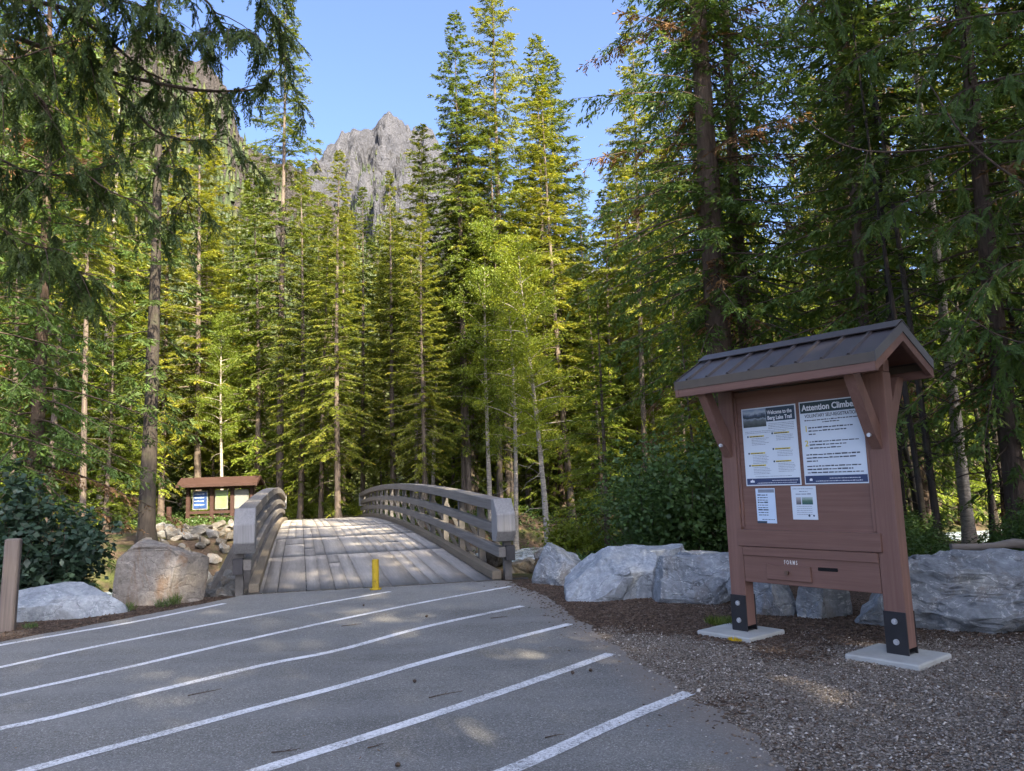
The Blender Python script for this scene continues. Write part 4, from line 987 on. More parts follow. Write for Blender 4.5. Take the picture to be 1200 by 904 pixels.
def conifer(name, H, base, Rmax, r0, seed, leaf=(0.30, 0.075), dens=1.0, nb=120, el0=-0.15, el1=0.6, droop=0.45, mats=('spruce_needles', 'bark_spruce'),
            bark='bark_spruce', power=0.75, dead=10, twig=0.55, gaps=0.12, bend=0.25, hang=0.35, leaf_n=7, near0=0.22, shorts=0, brown=0.0):
    rng = np.random.default_rng(seed)
    tm, cen = trunk_mesh('trunk', H, r0, seed, bend, bark, dead, (H * base * 0.25, H * (base + 0.08)))
    lv = Leaves(); zb = H * base
    PT = []; DT = []; ST = []; LT = []; TT = []; BT = []
    for i in range(nb + shorts):
        short = i >= nb
        t = rng.uniform(-0.2, 0.7) if short else (i + rng.uniform(-0.4, 0.4)) / nb; t = np.clip(t, -0.2 if short else 0, 0.995); t = t if short else 1 - (1 - t) ** 1.15
        if rng.random() < gaps: continue
        z = zb + (H - zb) * t; L = Rmax * (1 - t) ** power * rng.uniform(0.65, 1.15) * min(1, 0.55 + t * 3.0) + 0.12
        if short: L = rng.uniform(0.35, 1.3)
        a = i * 2.399 + rng.uniform(-0.5, 0.5); el = el0 + (el1 - el0) * t + rng.uniform(-0.12, 0.12)
        cx, cy_ = cen(z); n = 8; u = np.linspace(0, 1, n)
        hd = np.array([math.cos(a), math.sin(a)]); dr = droop * (1 - 0.6 * t)
        r_ = L * u * math.cos(el); zz = z + L * (u * math.sin(el) - dr * u ** 2 + dr * 0.42 * u ** 3)
        sw = 0.06 * L * rng.normal() * u ** 2
        pts = np.stack([cx + hd[0] * r_ - hd[1] * sw, cy_ + hd[1] * r_ + hd[0] * sw, zz], -1)
        lv.tube(pts, max(0.008, 0.016 * L * 0.6), 0.004, 3)
        m = max(5, int(L / 0.13 * dens)); uu = rng.uniform(0.05 if short else near0 if L > 1.5 else min(near0, 0.10), 1.0, m); uu[-1] = 1.0
        P = np.stack([np.interp(uu, u, pts[:, k]) for k in range(3)], -1)
        tg = np.gradient(pts, axis=0); T_ = norm(np.stack([np.interp(uu, u, tg[:, k]) for k in range(3)], -1))
        sd = np.array([-hd[1], hd[0], 0.0]); sgn = rng.choice([-1.0, 1.0], m)[:, None]; sgn[-1] = 0
        D = norm(T_ * 0.75 + sd[None] * sgn * rng.uniform(0.5, 1.0, (m, 1)) + np.array([0, 0, -1.0]) * rng.uniform(0, hang, (m, 1)) + rng.normal(0, 0.12, (m, 3)))
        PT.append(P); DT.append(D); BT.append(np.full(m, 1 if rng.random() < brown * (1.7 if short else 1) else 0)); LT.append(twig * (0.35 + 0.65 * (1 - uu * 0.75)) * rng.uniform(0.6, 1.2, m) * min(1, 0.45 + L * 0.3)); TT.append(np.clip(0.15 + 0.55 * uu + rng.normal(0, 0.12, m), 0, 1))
    P = np.concatenate(PT); D = np.concatenate(DT); L = np.concatenate(LT); T = np.concatenate(TT); B = np.concatenate(BT)
    q = leaf_n; n = len(P)
    u = (np.arange(q)[None] + rng.uniform(0, 1, (n, q))) / q
    PP = P[:, None] + D[:, None] * (L[:, None] * u)[..., None] + np.array([0, 0, -1.0]) * (0.18 * L[:, None] * u ** 2)[..., None]
    sgn = np.where(np.arange(q) % 2 == 0, 1.0, -1.0)[None, :, None]
    side = norm(np.cross(D, np.array([0, 0, 1.0])[None]) + 1e-6)
    DD = norm(D[:, None] * 0.8 + side[:, None] * sgn * rng.uniform(0.2, 0.9, (n, q, 1)) + rng.normal(0, 0.22, (n, q, 3)) + np.array([0, 0, -0.12]))
    SS = norm(np.cross(DD, rng.normal(0, 0.55, (n, q, 3)) + np.array([0, 0, 1.0])))
    N_ = n * q
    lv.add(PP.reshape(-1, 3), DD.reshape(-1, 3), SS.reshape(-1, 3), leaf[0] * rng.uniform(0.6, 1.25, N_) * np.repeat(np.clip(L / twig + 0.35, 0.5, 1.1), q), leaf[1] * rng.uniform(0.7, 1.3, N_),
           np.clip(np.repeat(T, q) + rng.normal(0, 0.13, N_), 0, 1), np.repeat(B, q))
    return tm, lv.mesh('crown', mats)

def broadleaf(name, H, base, Rc, r0, seed, leaf=0.10, n_limb=44, per=560, mats=('bright_leaves', 'bark_pale'), bark='bark_pale', spread=0.75):
    rng = np.random.default_rng(seed); tm, cen = trunk_mesh('trunk', H * 0.93, r0, seed, 0.5, bark, 4, (H * base * 0.5, H * base), 1.3)
    lv = Leaves(); zb = H * base
    for i in range(n_limb):
        t = (i + rng.random()) / n_limb; z = zb + (H * 0.92 - zb) * t; a = i * 2.4 + rng.uniform(-0.5, 0.5)
        L = Rc * (math.sin(math.pi * min(1, 0.18 + 0.82 * t)) ** 0.7 * 0.9 + 0.15) * rng.uniform(0.6, 1.15); el = rng.uniform(0.15, 0.75) + 0.3 * t
        cx, cy_ = cen(z); u = np.linspace(0, 1, 6); hd = np.array([math.cos(a), math.sin(a)])
        pts = np.stack([cx + hd[0] * L * u * math.cos(el), cy_ + hd[1] * L * u * math.cos(el), z + L * (u * math.sin(el) - 0.22 * u * u)], -1) + rng.normal(0, 0.03, (6, 3)) * u[:, None]
        lv.tube(pts, 0.012 * L + 0.006, 0.004, 4)
        k = int(per * (0.4 + 0.6 * L / Rc)); ncl = max(5, int(L * 5)); uc = rng.uniform(0.2, 1.08, ncl)
        C = np.stack([np.interp(uc, u, pts[:, j]) for j in range(3)], -1) + rng.normal(0, 0.30 * spread, (ncl, 3)) * np.array([1, 1, 0.75])
        ci = rng.integers(0, ncl, k); P = C[ci] + rng.normal(0, 0.26 * spread, (k, 3)) * np.array([1, 1, 0.6])
        D = norm(rng.normal(0, 1, (k, 3)) * np.array([1, 1, 0.5]) + np.array([0, 0, -0.45])); nn = norm(rng.normal(0, 0.7, (k, 3)) + np.array([0, 0, 1.0])); Sd = norm(np.cross(D, nn))
        lv.add(P, D, Sd, leaf * rng.uniform(0.7, 1.3, k), leaf * 0.72 * rng.uniform(0.7, 1.2, k), np.clip(0.25 + 0.5 * rng.random(ncl)[ci] + rng.normal(0, 0.12, k), 0, 1))
    return tm, lv.mesh('crown', mats)

def shrub(name, H, Rc, seed, leaf=0.09, stems=16, per=260, m='bush_leaves', flat=0.6):
    rng = np.random.default_rng(seed); lv = Leaves()
    for i in range(stems):
        a = rng.uniform(0, 6.28); rad = Rc * math.sqrt(rng.random()); h = H * rng.uniform(0.6, 1.05) * (1 - 0.45 * (rad / Rc) ** 2); u = np.linspace(0, 1, 6)
        pts = np.stack([math.cos(a) * rad * (0.3 + 0.7 * u), math.sin(a) * rad * (0.3 + 0.7 * u), h * u], -1) + rng.normal(0, 0.05, (6, 3)); lv.tube(pts, 0.014, 0.004, 4)
        uc = rng.uniform(0.12, 1.0, per // 12); C = np.stack([np.interp(uc, u, pts[:, j]) for j in range(3)], -1) + rng.normal(0, 0.16 * Rc ** 0.5, (len(uc), 3))
        ci = rng.integers(0, len(uc), per); P = C[ci] + rng.normal(0, 0.09, (per, 3))
        D = norm(rng.normal(0, 1, (per, 3)) * np.array([1, 1, 0.4]) + np.array([0, 0, -0.35])); nn = norm(rng.normal(0, flat, (per, 3)) + np.array([0, -0.25, 1.0])); Sd = norm(np.cross(D, nn))
        P[:, 2] = np.maximum(P[:, 2], 0.05)
        lv.add(P, D, Sd, leaf * rng.uniform(0.6, 1.3, per), leaf * 0.7 * rng.uniform(0.7, 1.2, per), np.clip(0.3 + 0.4 * rng.random(len(uc))[ci] + rng.normal(0, 0.13, per), 0, 1))
    return lv.mesh('foliage', (m, 'bark_cedar'))

def plant_tree(name, pair, loc, rz, s, label, group=None, cat='tree', lean=(0, 0), sz=None):
    e = empty(name, (loc[0], loc[1], loc[2] if len(loc) > 2 else gz(loc[0], loc[1])), rz)
    e.rotation_euler = (lean[0], lean[1], rz); e.scale = (s, s, s if sz is None else sz); tag(e, label, cat, group)
    for nm, me in zip(('trunk', 'crown'), pair):
        if me is None: continue
        o = bpy.data.objects.new(nm, me); COL.objects.link(o); o.parent = e
    return e

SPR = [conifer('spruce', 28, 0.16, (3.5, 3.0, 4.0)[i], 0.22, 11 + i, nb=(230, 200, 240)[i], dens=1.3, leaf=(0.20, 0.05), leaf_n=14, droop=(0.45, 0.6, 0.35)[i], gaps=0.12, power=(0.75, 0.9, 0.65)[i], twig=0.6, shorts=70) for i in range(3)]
TALL = [conifer('tallspruce', 30, (0.34, 0.44)[i], (3.4, 2.9)[i], 0.19, 31 + i, nb=200, dens=1.3, dead=30, gaps=0.14, leaf=(0.20, 0.05), leaf_n=14, power=(0.7, 0.55)[i], droop=(0.4, 0.6)[i], shorts=70) for i in range(2)]
HERO = conifer('hero', 32, 0.24, 4.0, 0.23, 41, nb=250, dens=1.25, leaf=(0.19, 0.05), leaf_n=14, twig=0.65, droop=0.5, gaps=0.16, power=0.72, dead=24, shorts=70)
YOUNG = [conifer('young', 13, 0.04, (2.4, 2.0, 2.7)[i], 0.12, 51 + i, nb=150, dens=1.3, mats=('bright_leaves', 'bark_spruce'), droop=0.55, el0=-0.05, leaf=(0.17, 0.05), leaf_n=13, hang=0.5) for i in range(3)]
DARK = [conifer('dark', 26, 0.16, 3.4, 0.30, 71 + i, nb=210, dens=1.3, mats=('dark_needles', 'bark_cedar'), bark='bark_cedar', droop=0.65, hang=0.6, leaf=(0.24, 0.06), leaf_n=10) for i in range(2)]
BROAD = [broadleaf('alder', 17, 0.32, 2.6, 0.15, 91 + i) for i in range(2)]
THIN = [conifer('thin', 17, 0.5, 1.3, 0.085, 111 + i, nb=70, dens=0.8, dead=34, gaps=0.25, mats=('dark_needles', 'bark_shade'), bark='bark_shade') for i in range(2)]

GF = 'conifers of the sunlit forest beyond the bridge'
NAMES = {'spr': ('spruce_tree', SPR, 'green spruce in the sunlit forest wall beyond the bridge', GF),
         'tall': ('tall_spruce_tree', TALL, 'tall spruce with bare lower trunk in the forest beyond the bridge', 'bare-trunked spruces of the forest beyond the bridge'),
         'young': ('young_conifer_tree', YOUNG, 'young bright green conifer growing low in the forest beyond the bridge', 'young conifers of the forest beyond the bridge'),
         'dark': ('dark_conifer_tree', DARK, 'dark drooping conifer standing among the forest trees', 'dark conifers of the forest'),
         'broad': ('broadleaf_tree', BROAD, 'bright green broadleaf tree among the conifers beyond the bridge', 'broadleaf trees of the forest beyond the bridge'),
         'thin': ('thin_conifer_tree', THIN, 'thin dark trunk with dead twigs behind the kiosk and slab boulder', 'thin dark trees behind the kiosk')}
_k = 0
def T(kind, x, y, H=None, label=None, s=None, lean=(0, 0), name=None, group='*', wide=1.0):
    global _k; _k += 1
    nm, lst, lb, g = NAMES[kind]; pr = lst[_k % len(lst)]
    h0 = max(v[2] for v in pr[0].vertices[-1:].__iter__() and [pr[0].vertices[i].co for i in range(0, len(pr[0].vertices), 7)])
    sc = (H / {'spr': 28, 'tall': 30, 'young': 13, 'dark': 26, 'broad': 17, 'thin': 17}[kind]) if H else (s or 1)
    rr = random.Random(_k); sxy = sc * rr.uniform(0.85, 1.15) * wide
    if lean == (0, 0): lean = (rr.gauss(0, 0.014), rr.gauss(0, 0.014))
    return plant_tree(name or nm, pr, (x, y), rr.uniform(0, 6.28), sxy, label or lb, (g if label is None else None) if group == '*' else group, lean=lean, sz=sc)
def Tp(kind, px, y, H, label=None, **kw):
    p = at(px, 590, y); return T(kind, p.x, y, H, label, **kw)

# distinctive trees
def hero(px, y, H, rz, lb):
    p = at(px, 590, y); plant_tree('tall_spruce_tree', HERO, (p.x, y), rz, H / 32, lb)
hero(598, 40, 31.5, 0.5, 'tallest spruce above the bridge, tip cut by the top of the picture')
Tp('tall', 544, 39, 27.0, 'slender dark spruce just left of the tallest one')
Tp('tall', 498, 41, 22.0, 'bare reddish trunk left of the slender dark spruce')
hero(328, 50, 36.5, 2.5, 'tall spruce against the sky left of the mountain gap')
Tp('spr', 352, 47, 22.5, 'green spruce filling the forest edge left of the mountain gap', wide=1.1); Tp('spr', 376, 45, 19.0, 'shorter spruce between the tall one and the pointed one', wide=1.1)
Tp('spr', 232, 51, 30.0, 'spruce with thin spire tip in front of the left cliff')
Tp('spr', 396, 42, 20.8, 'pointed spruce standing under the mountain peak')
Tp('tall', 640, 44, 29.0, 'tall thin spruce right of the tallest spruce')
Tp('spr', 668, 46, 28.5, 'spruce with tip against the sky between the tallest spruce and the big cedar', wide=1.1)
Tp('spr', 425, 50, 22.0, 'small spruce under the right foot of the mountain peak'); Tp('spr', 462, 48, 22.5, 'slim spruce in the gap below the mountain, left of the reddish trunk'); Tp('broad', 603, 36, 14.5, 'pale white-trunked broadleaf tree right of the bridge end')
Tp('broad', 640, 33, 16.0, 'bright broadleaf tree left of the dark cedar thicket')
Tp('young', 300, 51, 24.0, 'yellow-green young conifer above the small kiosk')
T('young', 3.9, 16.4, 5.2, 'small bright conifer rising among the leafy bushes behind the boulders'); T('young', 2.2, 19.0, 6.5, 'slender young conifer between the sunlit bush and the leafy bushes')
# the pale lit trunk and the dark trunk on the left
rngT = None
PALE = conifer('pale', 27, 0.5, 2.2, 0.33, 131, nb=90, dens=0.9, bark='bark_pale', dead=10)
p = at(119, 605, 43); plant_tree('pale_trunk_tree', PALE, (p.x, 43), 1.0, 1.0, 'conifer with pale sunlit trunk on the left far bank')
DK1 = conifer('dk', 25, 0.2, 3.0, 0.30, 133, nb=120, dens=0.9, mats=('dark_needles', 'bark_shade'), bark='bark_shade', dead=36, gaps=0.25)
p = at(171, 630, 29); plant_tree('dark_trunk_tree', DK1, (p.x, 29), 0.4, 1.0, 'dark grey trunk with dead twigs right of the pale trunk')

# forest wall beyond the creek
rr = random.Random(21); placed = []
def try_place(kind, px, y, H, mind):
    p = at(px, 590, y); x = p.x
    if any((x - a) ** 2 + (y - b) ** 2 < mind * mind for a, b in placed): return False
    q = Vector((x, y)) - BL
    if -2.0 < q.dot(BRT) < 6.3 and q.dot(BDIR) < 44: return False
    if float(creek_dist(np.array([x]), np.array([y]))[0]) < 6.5: return False
    if abs(x + 17.5) < 4.5 and 42.5 < y < 48: return False
    if 190 < px < 345 and y < 47.5: return False
    placed.append((x, y)); T(kind, x, y, H); return True
cnt = 0; tr = 0
while cnt < 290 and tr < 26000:
    tr += 1; y = 36 + 44 * rr.random() ** 1.1; px = rr.uniform(-90, 1290)
    gap = 330 < px < 520                      # low window under the mountain
    kind = rr.choices(['spr', 'tall', 'young', 'broad', 'dark'], [5, 1.6, 5.5, 2.2, 0.5])[0]
    H = {'spr': rr.uniform(20, 29), 'tall': rr.uniform(22, 30), 'young': rr.uniform(9, 19), 'broad': rr.uniform(10, 17), 'dark': rr.uniform(18, 26)}[kind]
    if gap: H = min(H, (0.372 + 0.045 * rr.random()) * y + 1.5)
    elif px < 330: H = min(H, (0.60 + 0.1 * rr.random()) * y)
    elif px < 700: H = min(H, (0.56 + 0.1 * rr.random()) * y)
    if try_place(kind, px, y, H, 1.45): cnt += 1

cnt = 0; tr = 0
while cnt < 95 and tr < 9000:
    tr += 1; y = 62 + 46 * rr.random(); px = rr.uniform(-60, 1150); kind = rr.choices(['spr', 'young', 'dark'], [4, 4, 1])[0]
    H = {'spr': rr.uniform(18, 25), 'young': rr.uniform(9, 16), 'dark': rr.uniform(16, 22)}[kind]
    if 330 < px < 520: H = min(H, 0.33 * y - 2)
    if try_place(kind, px, y, H, 2.2): cnt += 1

# right-hand dark forest behind the kiosk
def big_cedar(seed, H, Rm, base, r0, dens=1.0, nb=130, brown=0.04, shorts=60, leaf=(0.17, 0.042), leaf_n=9, twig=0.5, el0=-0.2, droop=0.55, bark='bark_cedar', dead=30, bend=0.3):
    return conifer('cedar', H, base, Rm, r0, seed, leaf=leaf, dens=dens, nb=nb, mats=('cedar_fronds', 'brown_fronds', 'bark_cedar'), brown=brown, shorts=shorts, bark=bark, droop=droop, hang=1.1, el0=el0, el1=0.5, dead=dead, twig=twig, leaf_n=leaf_n, bend=bend, power=0.6, near0=0.06)
CED = [big_cedar(151, 26, 4.2, 0.18, 0.37, nb=230, dens=1.35, shorts=150, brown=0.16), big_cedar(152, 20, 3.6, 0.13, 0.20, nb=190, dens=1.2, shorts=90), big_cedar(153, 17, 3.2, 0.14, 0.15, nb=170, dens=1.2, shorts=80)]
GC = 'cedars of the dark forest behind the kiosk'
def CT(i, x, y, s, rz, label=None, lean=(0, 0)):
    return plant_tree('cedar_tree', CED[i], (x, y), rz, s, label or 'dark green cedar with drooping sprays in the forest behind the kiosk', None if label else GC, lean=lean)
CT(0, 5.15, 18.6, 1.0, 0.3, 'big dark cedar with thick trunk rising behind the kiosk roof')
CT(1, 6.1, 19.3, 1.1, 2.0, 'thinner dark cedar trunk close beside the big cedar')
for (i, x, y, s, rz) in ((1, 9.2, 14.2, 1.0, 1.0), (2, 7.6, 16.2, 1.05, 2.2), (2, 12.8, 13.2, 1.1, 0.4), (0, 14.5, 19.0, 0.95, 1.4), (2, 9.6, 20.5, 1.2, 3.3),
                      (0, 18.5, 23, 1.0, 5.0), (2, 6.6, 24.5, 1.25, 5.6), (1, 13.0, 24.5, 1.25, 2.9), (2, 19.5, 18.2, 1.3, 1.2), (0, 22.0, 25.0, 1.0, 0.9)):
    CT(i, x, y, s, rz)
rr = random.Random(77)
for i in range(26):
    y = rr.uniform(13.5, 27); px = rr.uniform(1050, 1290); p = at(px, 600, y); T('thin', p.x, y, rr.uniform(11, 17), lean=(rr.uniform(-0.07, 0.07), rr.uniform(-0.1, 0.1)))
for (px, y, H, lb, ln) in ((1083, 19, 15, 'thin leaning trunk catching sunlight right of the kiosk post', (0, -0.16)), (1135, 17.5, 17, 'grey upright trunk behind the huge slab boulder', (0.0, -0.02))):
    p = at(px, 620, y); plant_tree('thin_conifer_tree', THIN[0] if y > 18 else PALE, (p.x, y), 0.5, 0.8 if y > 18 else 0.42, lb, lean=ln, sz=H / 17 if y > 18 else H / 27)

# trees out of the picture, right of and behind the camera, that shade the car park
rr = random.Random(5); nsh = 0
for (x, y) in ((10.5, 4.0), (13.5, 7.5)):
    plant_tree('dark_conifer_tree', DARK[nsh % 2], (x, y, 0), rr.uniform(0, 6), rr.uniform(1.0, 1.2), NAMES['dark'][2], NAMES['dark'][3]); nsh += 1
for dist in (20, 27, 34):
    for k in range(-2, 5):
        kk = k * 3.6 + rr.uniform(-1, 1) + (1.8 if dist == 27 else 0); d_ = dist + rr.uniform(-1.2, 1.2)
        x, y = -2 + 0.53 * d_ + 0.85 * kk, 9 - 0.85 * d_ + 0.53 * kk
        if y > 8: continue
        plant_tree('dark_conifer_tree', DARK[nsh % 2], (x, y, 0), rr.uniform(0, 6), rr.uniform(1.15, 1.4), NAMES['dark'][2], NAMES['dark'][3]); nsh += 1

# left cedars
for (i, px, y, s, rz, lb) in ((1, 34, 16.5, 0.9, 0.6, 'slender cedar with thin trunk at the left edge'), (2, -75, 15.0, 1.0, 3.1, 'dark green cedar at the left edge of the clearing')):
    p = at(px, 600, y); plant_tree('cedar_tree', CED[i], (p.x, y), rz, s, lb, None)
for (px, y) in ((98, 27), (15, 30), (58, 33)):
    p = at(px, 600, y); T('tall', p.x, y, random.uniform(20, 25))

# overhanging cedar: limbs reaching into the picture from the upper left
def fronds(lv, pts, rng, n, size, hangdir=1.0, u0=0.2, mi=0, leaf=(0.072, 0.016), k=34):
    """drooping flat cedar sprays along a limb; each spray = rachis with alternating scale-leaf fingers"""
    pts = np.asarray(pts); u = np.linspace(0, 1, len(pts)); uu = rng.uniform(u0, 1.0, n)
    P = np.stack([np.interp(uu, u, pts[:, j]) for j in range(3)], -1); tg = np.gradient(pts, axis=0); Tg = norm(np.stack([np.interp(uu, u, tg[:, j]) for j in range(3)], -1))
    D0 = norm(Tg * rng.uniform(-0.1, 0.9, (n, 1)) + rng.normal(0, 0.45, (n, 3)) * np.array([1, 1, 0.3]) + np.array([0, 0, -1.0]) * rng.uniform(0.3, 1.2, (n, 1)) * hangdir)
    L = size * rng.uniform(0.5, 1.25, n); face = norm(np.cross(D0, rng.normal(0, 1, (n, 3))))
    s = (np.arange(k)[None] + rng.uniform(0, 0.8, (n, k))) / k
    PP = P[:, None] + D0[:, None] * (L[:, None] * s)[..., None] + np.array([0, 0, -1.0]) * (0.22 * L[:, None] * s ** 2)[..., None]
    sg = np.where(np.arange(k) % 2 == 0, 1.0, -1.0)[None, :, None]
    DD = norm(D0[:, None] * 0.8 + face[:, None] * sg * 0.75 + np.array([0, 0, -0.25]) + rng.normal(0, 0.15, (n, k, 3))); nn = norm(np.cross(D0, face))[:, None] + rng.normal(0, 0.35, (n, k, 3)); SS = norm(np.cross(DD, nn))
    ll = leaf[0] * (1.25 - 0.85 * s) * rng.uniform(0.7, 1.2, (n, k)) * (L / size)[:, None]
    lv.add(PP.reshape(-1, 3), DD.reshape(-1, 3), SS.reshape(-1, 3), ll.ravel(), (leaf[1] * rng.uniform(0.8, 1.3, (n, k))).ravel(), np.clip(np.repeat(rng.uniform(0.1, 0.75, n), k) + rng.normal(0, 0.12, n * k), 0, 1), mi)
def curve_pts(ctrl, n=26):
    c = [np.array(q, float) for q in ctrl]; c = [2 * c[0] - c[1]] + c + [2 * c[-1] - c[-2]]; out = []
    for i in range(1, len(c) - 2):
        for s in np.linspace(0, 1, max(3, n // (len(c) - 3)), endpoint=False):
            a, b, cc, d = c[i - 1:i + 3]; out.append(0.5 * (2 * b + (cc - a) * s + (2 * a - 5 * b + 4 * cc - d) * s ** 2 + (3 * b - a - 3 * cc + d) * s ** 3))
    out.append(c[-2]); return np.array(out)
def overhang(name, trunk_xy, H, r0, limbs, seed, label, dens=1.0, size=0.42, leafm='cedar_fronds'):
    rng = np.random.default_rng(seed); lv = Leaves(); base = np.array([trunk_xy[0], trunk_xy[1], gz(*trunk_xy)])
    tm, cen = trunk_mesh('trunk', H, r0, seed, 0.1, 'bark_cedar', 0)
    for ctrl, y0, y1, r, d, first in limbs:
        pp = [np.array(at(px, py, y0 + (y1 - y0) * i / (len(ctrl) - 1))) - base for i, (px, py) in enumerate(ctrl)]
        if first: pp = [np.array([0, 0, pp[0][2] - 0.4])] + pp
        pts = curve_pts(pp); lv.tube(pts, r * 1.35, r * 0.3, 6); Lt = np.linalg.norm(np.diff(pts, axis=0), axis=1).sum()
        nt_ = int(Lt * 3.4 * d * (1.25 if dens > 1.2 else 1)); uu = np.linspace(0, 1, len(pts))
        for _ in range(nt_):                     # secondary hanging twigs with sprays
            u = rng.uniform(0.15, 1.0); b = np.array([np.interp(u, uu, pts[:, j]) for j in range(3)]); L = rng.uniform(0.3, 0.95) * size / 0.42
            dv = norm(np.array([rng.normal(0, 0.7), rng.normal(0, 0.7), -rng.uniform(0.15, 0.8)])); q = np.linspace(0, 1, 5)[:, None]
            tw = b + dv * L * q + np.array([0, 0, -0.3 * L]) * q ** 2; lv.tube(tw, 0.008, 0.003, 3)
            fronds(lv, tw, rng, int(8 * dens), size * 0.62, u0=0.1)
        fronds(lv, pts, rng, int(Lt * 6.5 * d * dens), size * 0.7)
    e = empty(name, tuple(base), 0); tag(e, label, 'tree')
    link('trunk', tm, None, e); c = link('crown', lv.mesh('crown', (leafm, 'bark_cedar')), None, e); return e
LL = [  # control pixels, depth from-to, radius, density, joined to the trunk
    ([(-30, -20), (30, 2), (75, 10), (130, 50), (165, 80), (195, 95)], 7.6, 8.6, 0.030, 0.8, True),
    ([(-40, 30), (60, 60), (130, 85), (218, 104), (265, 107), (300, 104), (318, 86)], 8.0, 9.2, 0.026, 0.55, True),
    ([(100, 85), (145, 115), (180, 152), (215, 164), (268, 163)], 8.6, 9.3, 0.018, 0.9, False),
    ([(-30, 90), (40, 110), (65, 150), (82, 185), (130, 225), (182, 240)], 7.4, 8.4, 0.018, 0.8, True),
    ([(-20, -60), (60, -40), (150, -40), (235, -5), (262, 32), (300, 40)], 7.2, 8.6, 0.022, 1.1, True),
    ([(150, -60), (220, -50), (290, -20), (325, 30), (332, 80)], 8.0, 8.8, 0.016, 1.5, False),
    ([(55, -10), (85, 50), (98, 110)], 7.8, 8.4, 0.016, 0.5, False),
    ([(-40, 180), (30, 200), (85, 205), (140, 190)], 8.0, 9.0, 0.016, 1.3, True),
    ([(-40, 260), (30, 285), (75, 300), (100, 330)], 8.0, 9.2, 0.014, 1.4, True),
    ([(-60, -40), (20, -30), (90, -10), (170, 10), (200, 40)], 7.5, 8.3, 0.018, 1.5, True),
    ([(-50, 60), (10, 70), (60, 55), (120, 40)], 7.3, 8.0, 0.014, 1.3, True),
    ([(120, 90), (170, 120), (210, 210), (235, 290)], 9.0, 10.0, 0.012, 0.7, False),
]
overhang('cedar_tree', (-7.4, 7.4), 16, 0.24, LL, 61, 'overhanging cedar with arching limbs and hanging dark sprays at upper left', dens=1.25, leafm='dark_needles')
RL = [
    ([(1290, 110), (1225, 160), (1150, 168), (1060, 178), (1000, 174), (955, 150), (930, 120)], 9.4, 10.8, 0.020, 0.10, True),
    ([(1290, 250), (1200, 215), (1130, 160), (1090, 100), (1072, 88)], 8.8, 9.6, 0.016, 0.2, True),
    ([(1300, 420), (1190, 400), (1140, 375), (1105, 345)], 8.2, 9.0, 0.012, 0.15, True),
    ([(1300, 60), (1230, 80), (1160, 95), (1100, 120)], 9.0, 10.0, 0.016, 1.6, True),
    ([(1300, -20), (1220, 10), (1140, 20), (1060, 40), (1000, 70)], 9.0, 10.6, 0.018, 1.5, True),
    ([(1300, 190), (1240, 210), (1190, 225), (1130, 250)], 9.0, 10.0, 0.014, 1.4, True),
    ([(1300, 290), (1240, 300), (1195, 305), (1165, 318)], 8.0, 8.6, 0.012, 1.5, True),
    ([(1300, 400), (1240, 395), (1200, 400), (1175, 420)], 8.0, 8.6, 0.012, 1.2, True),
    ([(1300, -80), (1180, -60), (1060, -50), (960, -10), (915, 40)], 9.4, 11.5, 0.018, 1.5, True),
    ([(1290, 130), (1200, 150), (1100, 215), (1040, 250), (1000, 290)], 9.8, 11.6, 0.014, 1.1, True),
]
overhang('cedar_tree', (8.2, 9.2), 17, 0.20, RL, 62, 'cedar with long bare curved limbs and light green sprays at the right edge', size=0.40)

# ------------------------------------------------------------------ shrubs and ground plants
SH = [shrub('bush', 2.2, 1.3, 171 + i, (0.075, 0.095)[i], 26, 420, 'bush_leaves') for i in range(2)]
SHB = [shrub('bright', 1.5, 1.2, 181 + i, 0.10, 18, 240, 'bright_leaves') for i in range(2)]
SHL = shrub('dull', 2.5, 1.5, 191, 0.14, 24, 260, 'dull_leaves', 0.6)
def bush(me, x, y, s, rz, label, group=None, sz=None, name='leafy_shrub'):
    e = empty(name, (x, y, gz(x, y) - 0.05), rz); e.scale = (s, s, sz or s); tag(e, label, 'shrub', group)
    o = bpy.data.objects.new('foliage', me); COL.objects.link(o); o.parent = e; return e
bush(SHL, -8.25, 12.9, 0.95, 0.3, 'dull blue-green shrub with large leaves behind the wooden post')
bush(SHL, -9.6, 14.6, 1.15, 2.0, 'taller large-leaved shrub behind the front shrub on the left')
for (x, y, s, i, sz) in ((2.7, 15.4, 1.0, 0, 1.1), (3.3, 14.6, 1.1, 1, 1.25), (4.3, 13.9, 1.0, 0, 1.0), (3.2, 17.4, 1.0, 1, 1.15), (5.3, 14.6, 1.05, 1, 1.25), (5.0, 16.6, 1.2, 0, 1.55)):
    bush(SH[i], x, y, s, x * 2, 'dark green leafy bush between the boulders and the big cedar', 'leafy bushes behind the boulders', sz)
bush(SHB[0], 1.3, 21.0, 0.95, 1, 'yellow-green sunlit bush right of the bridge rail end'); bush(SHB[1], 2.2, 22.5, 1.0, 2, 'sunlit bush behind the yellow-green one by the creek')
rr = random.Random(9)
for i in range(22):
    px = rr.choice([rr.uniform(330, 440), rr.uniform(150, 330), rr.uniform(440, 700)]); y = rr.uniform(47, 54) if 320 < px < 450 else rr.uniform(38, 54); p = at(px, 600, y)
    if abs(p.x + 17.7) < 3.6 and y < 50: continue
    if float(creek_dist(np.array([p.x]), np.array([y]))[0]) < 7: continue
    bush(SHB[i % 2], p.x, y, rr.uniform(0.6, 1.0), rr.uniform(0, 6), 'low bright green bush at the foot of the far forest', 'low bushes at the foot of the far forest', rr.uniform(0.5, 0.9))
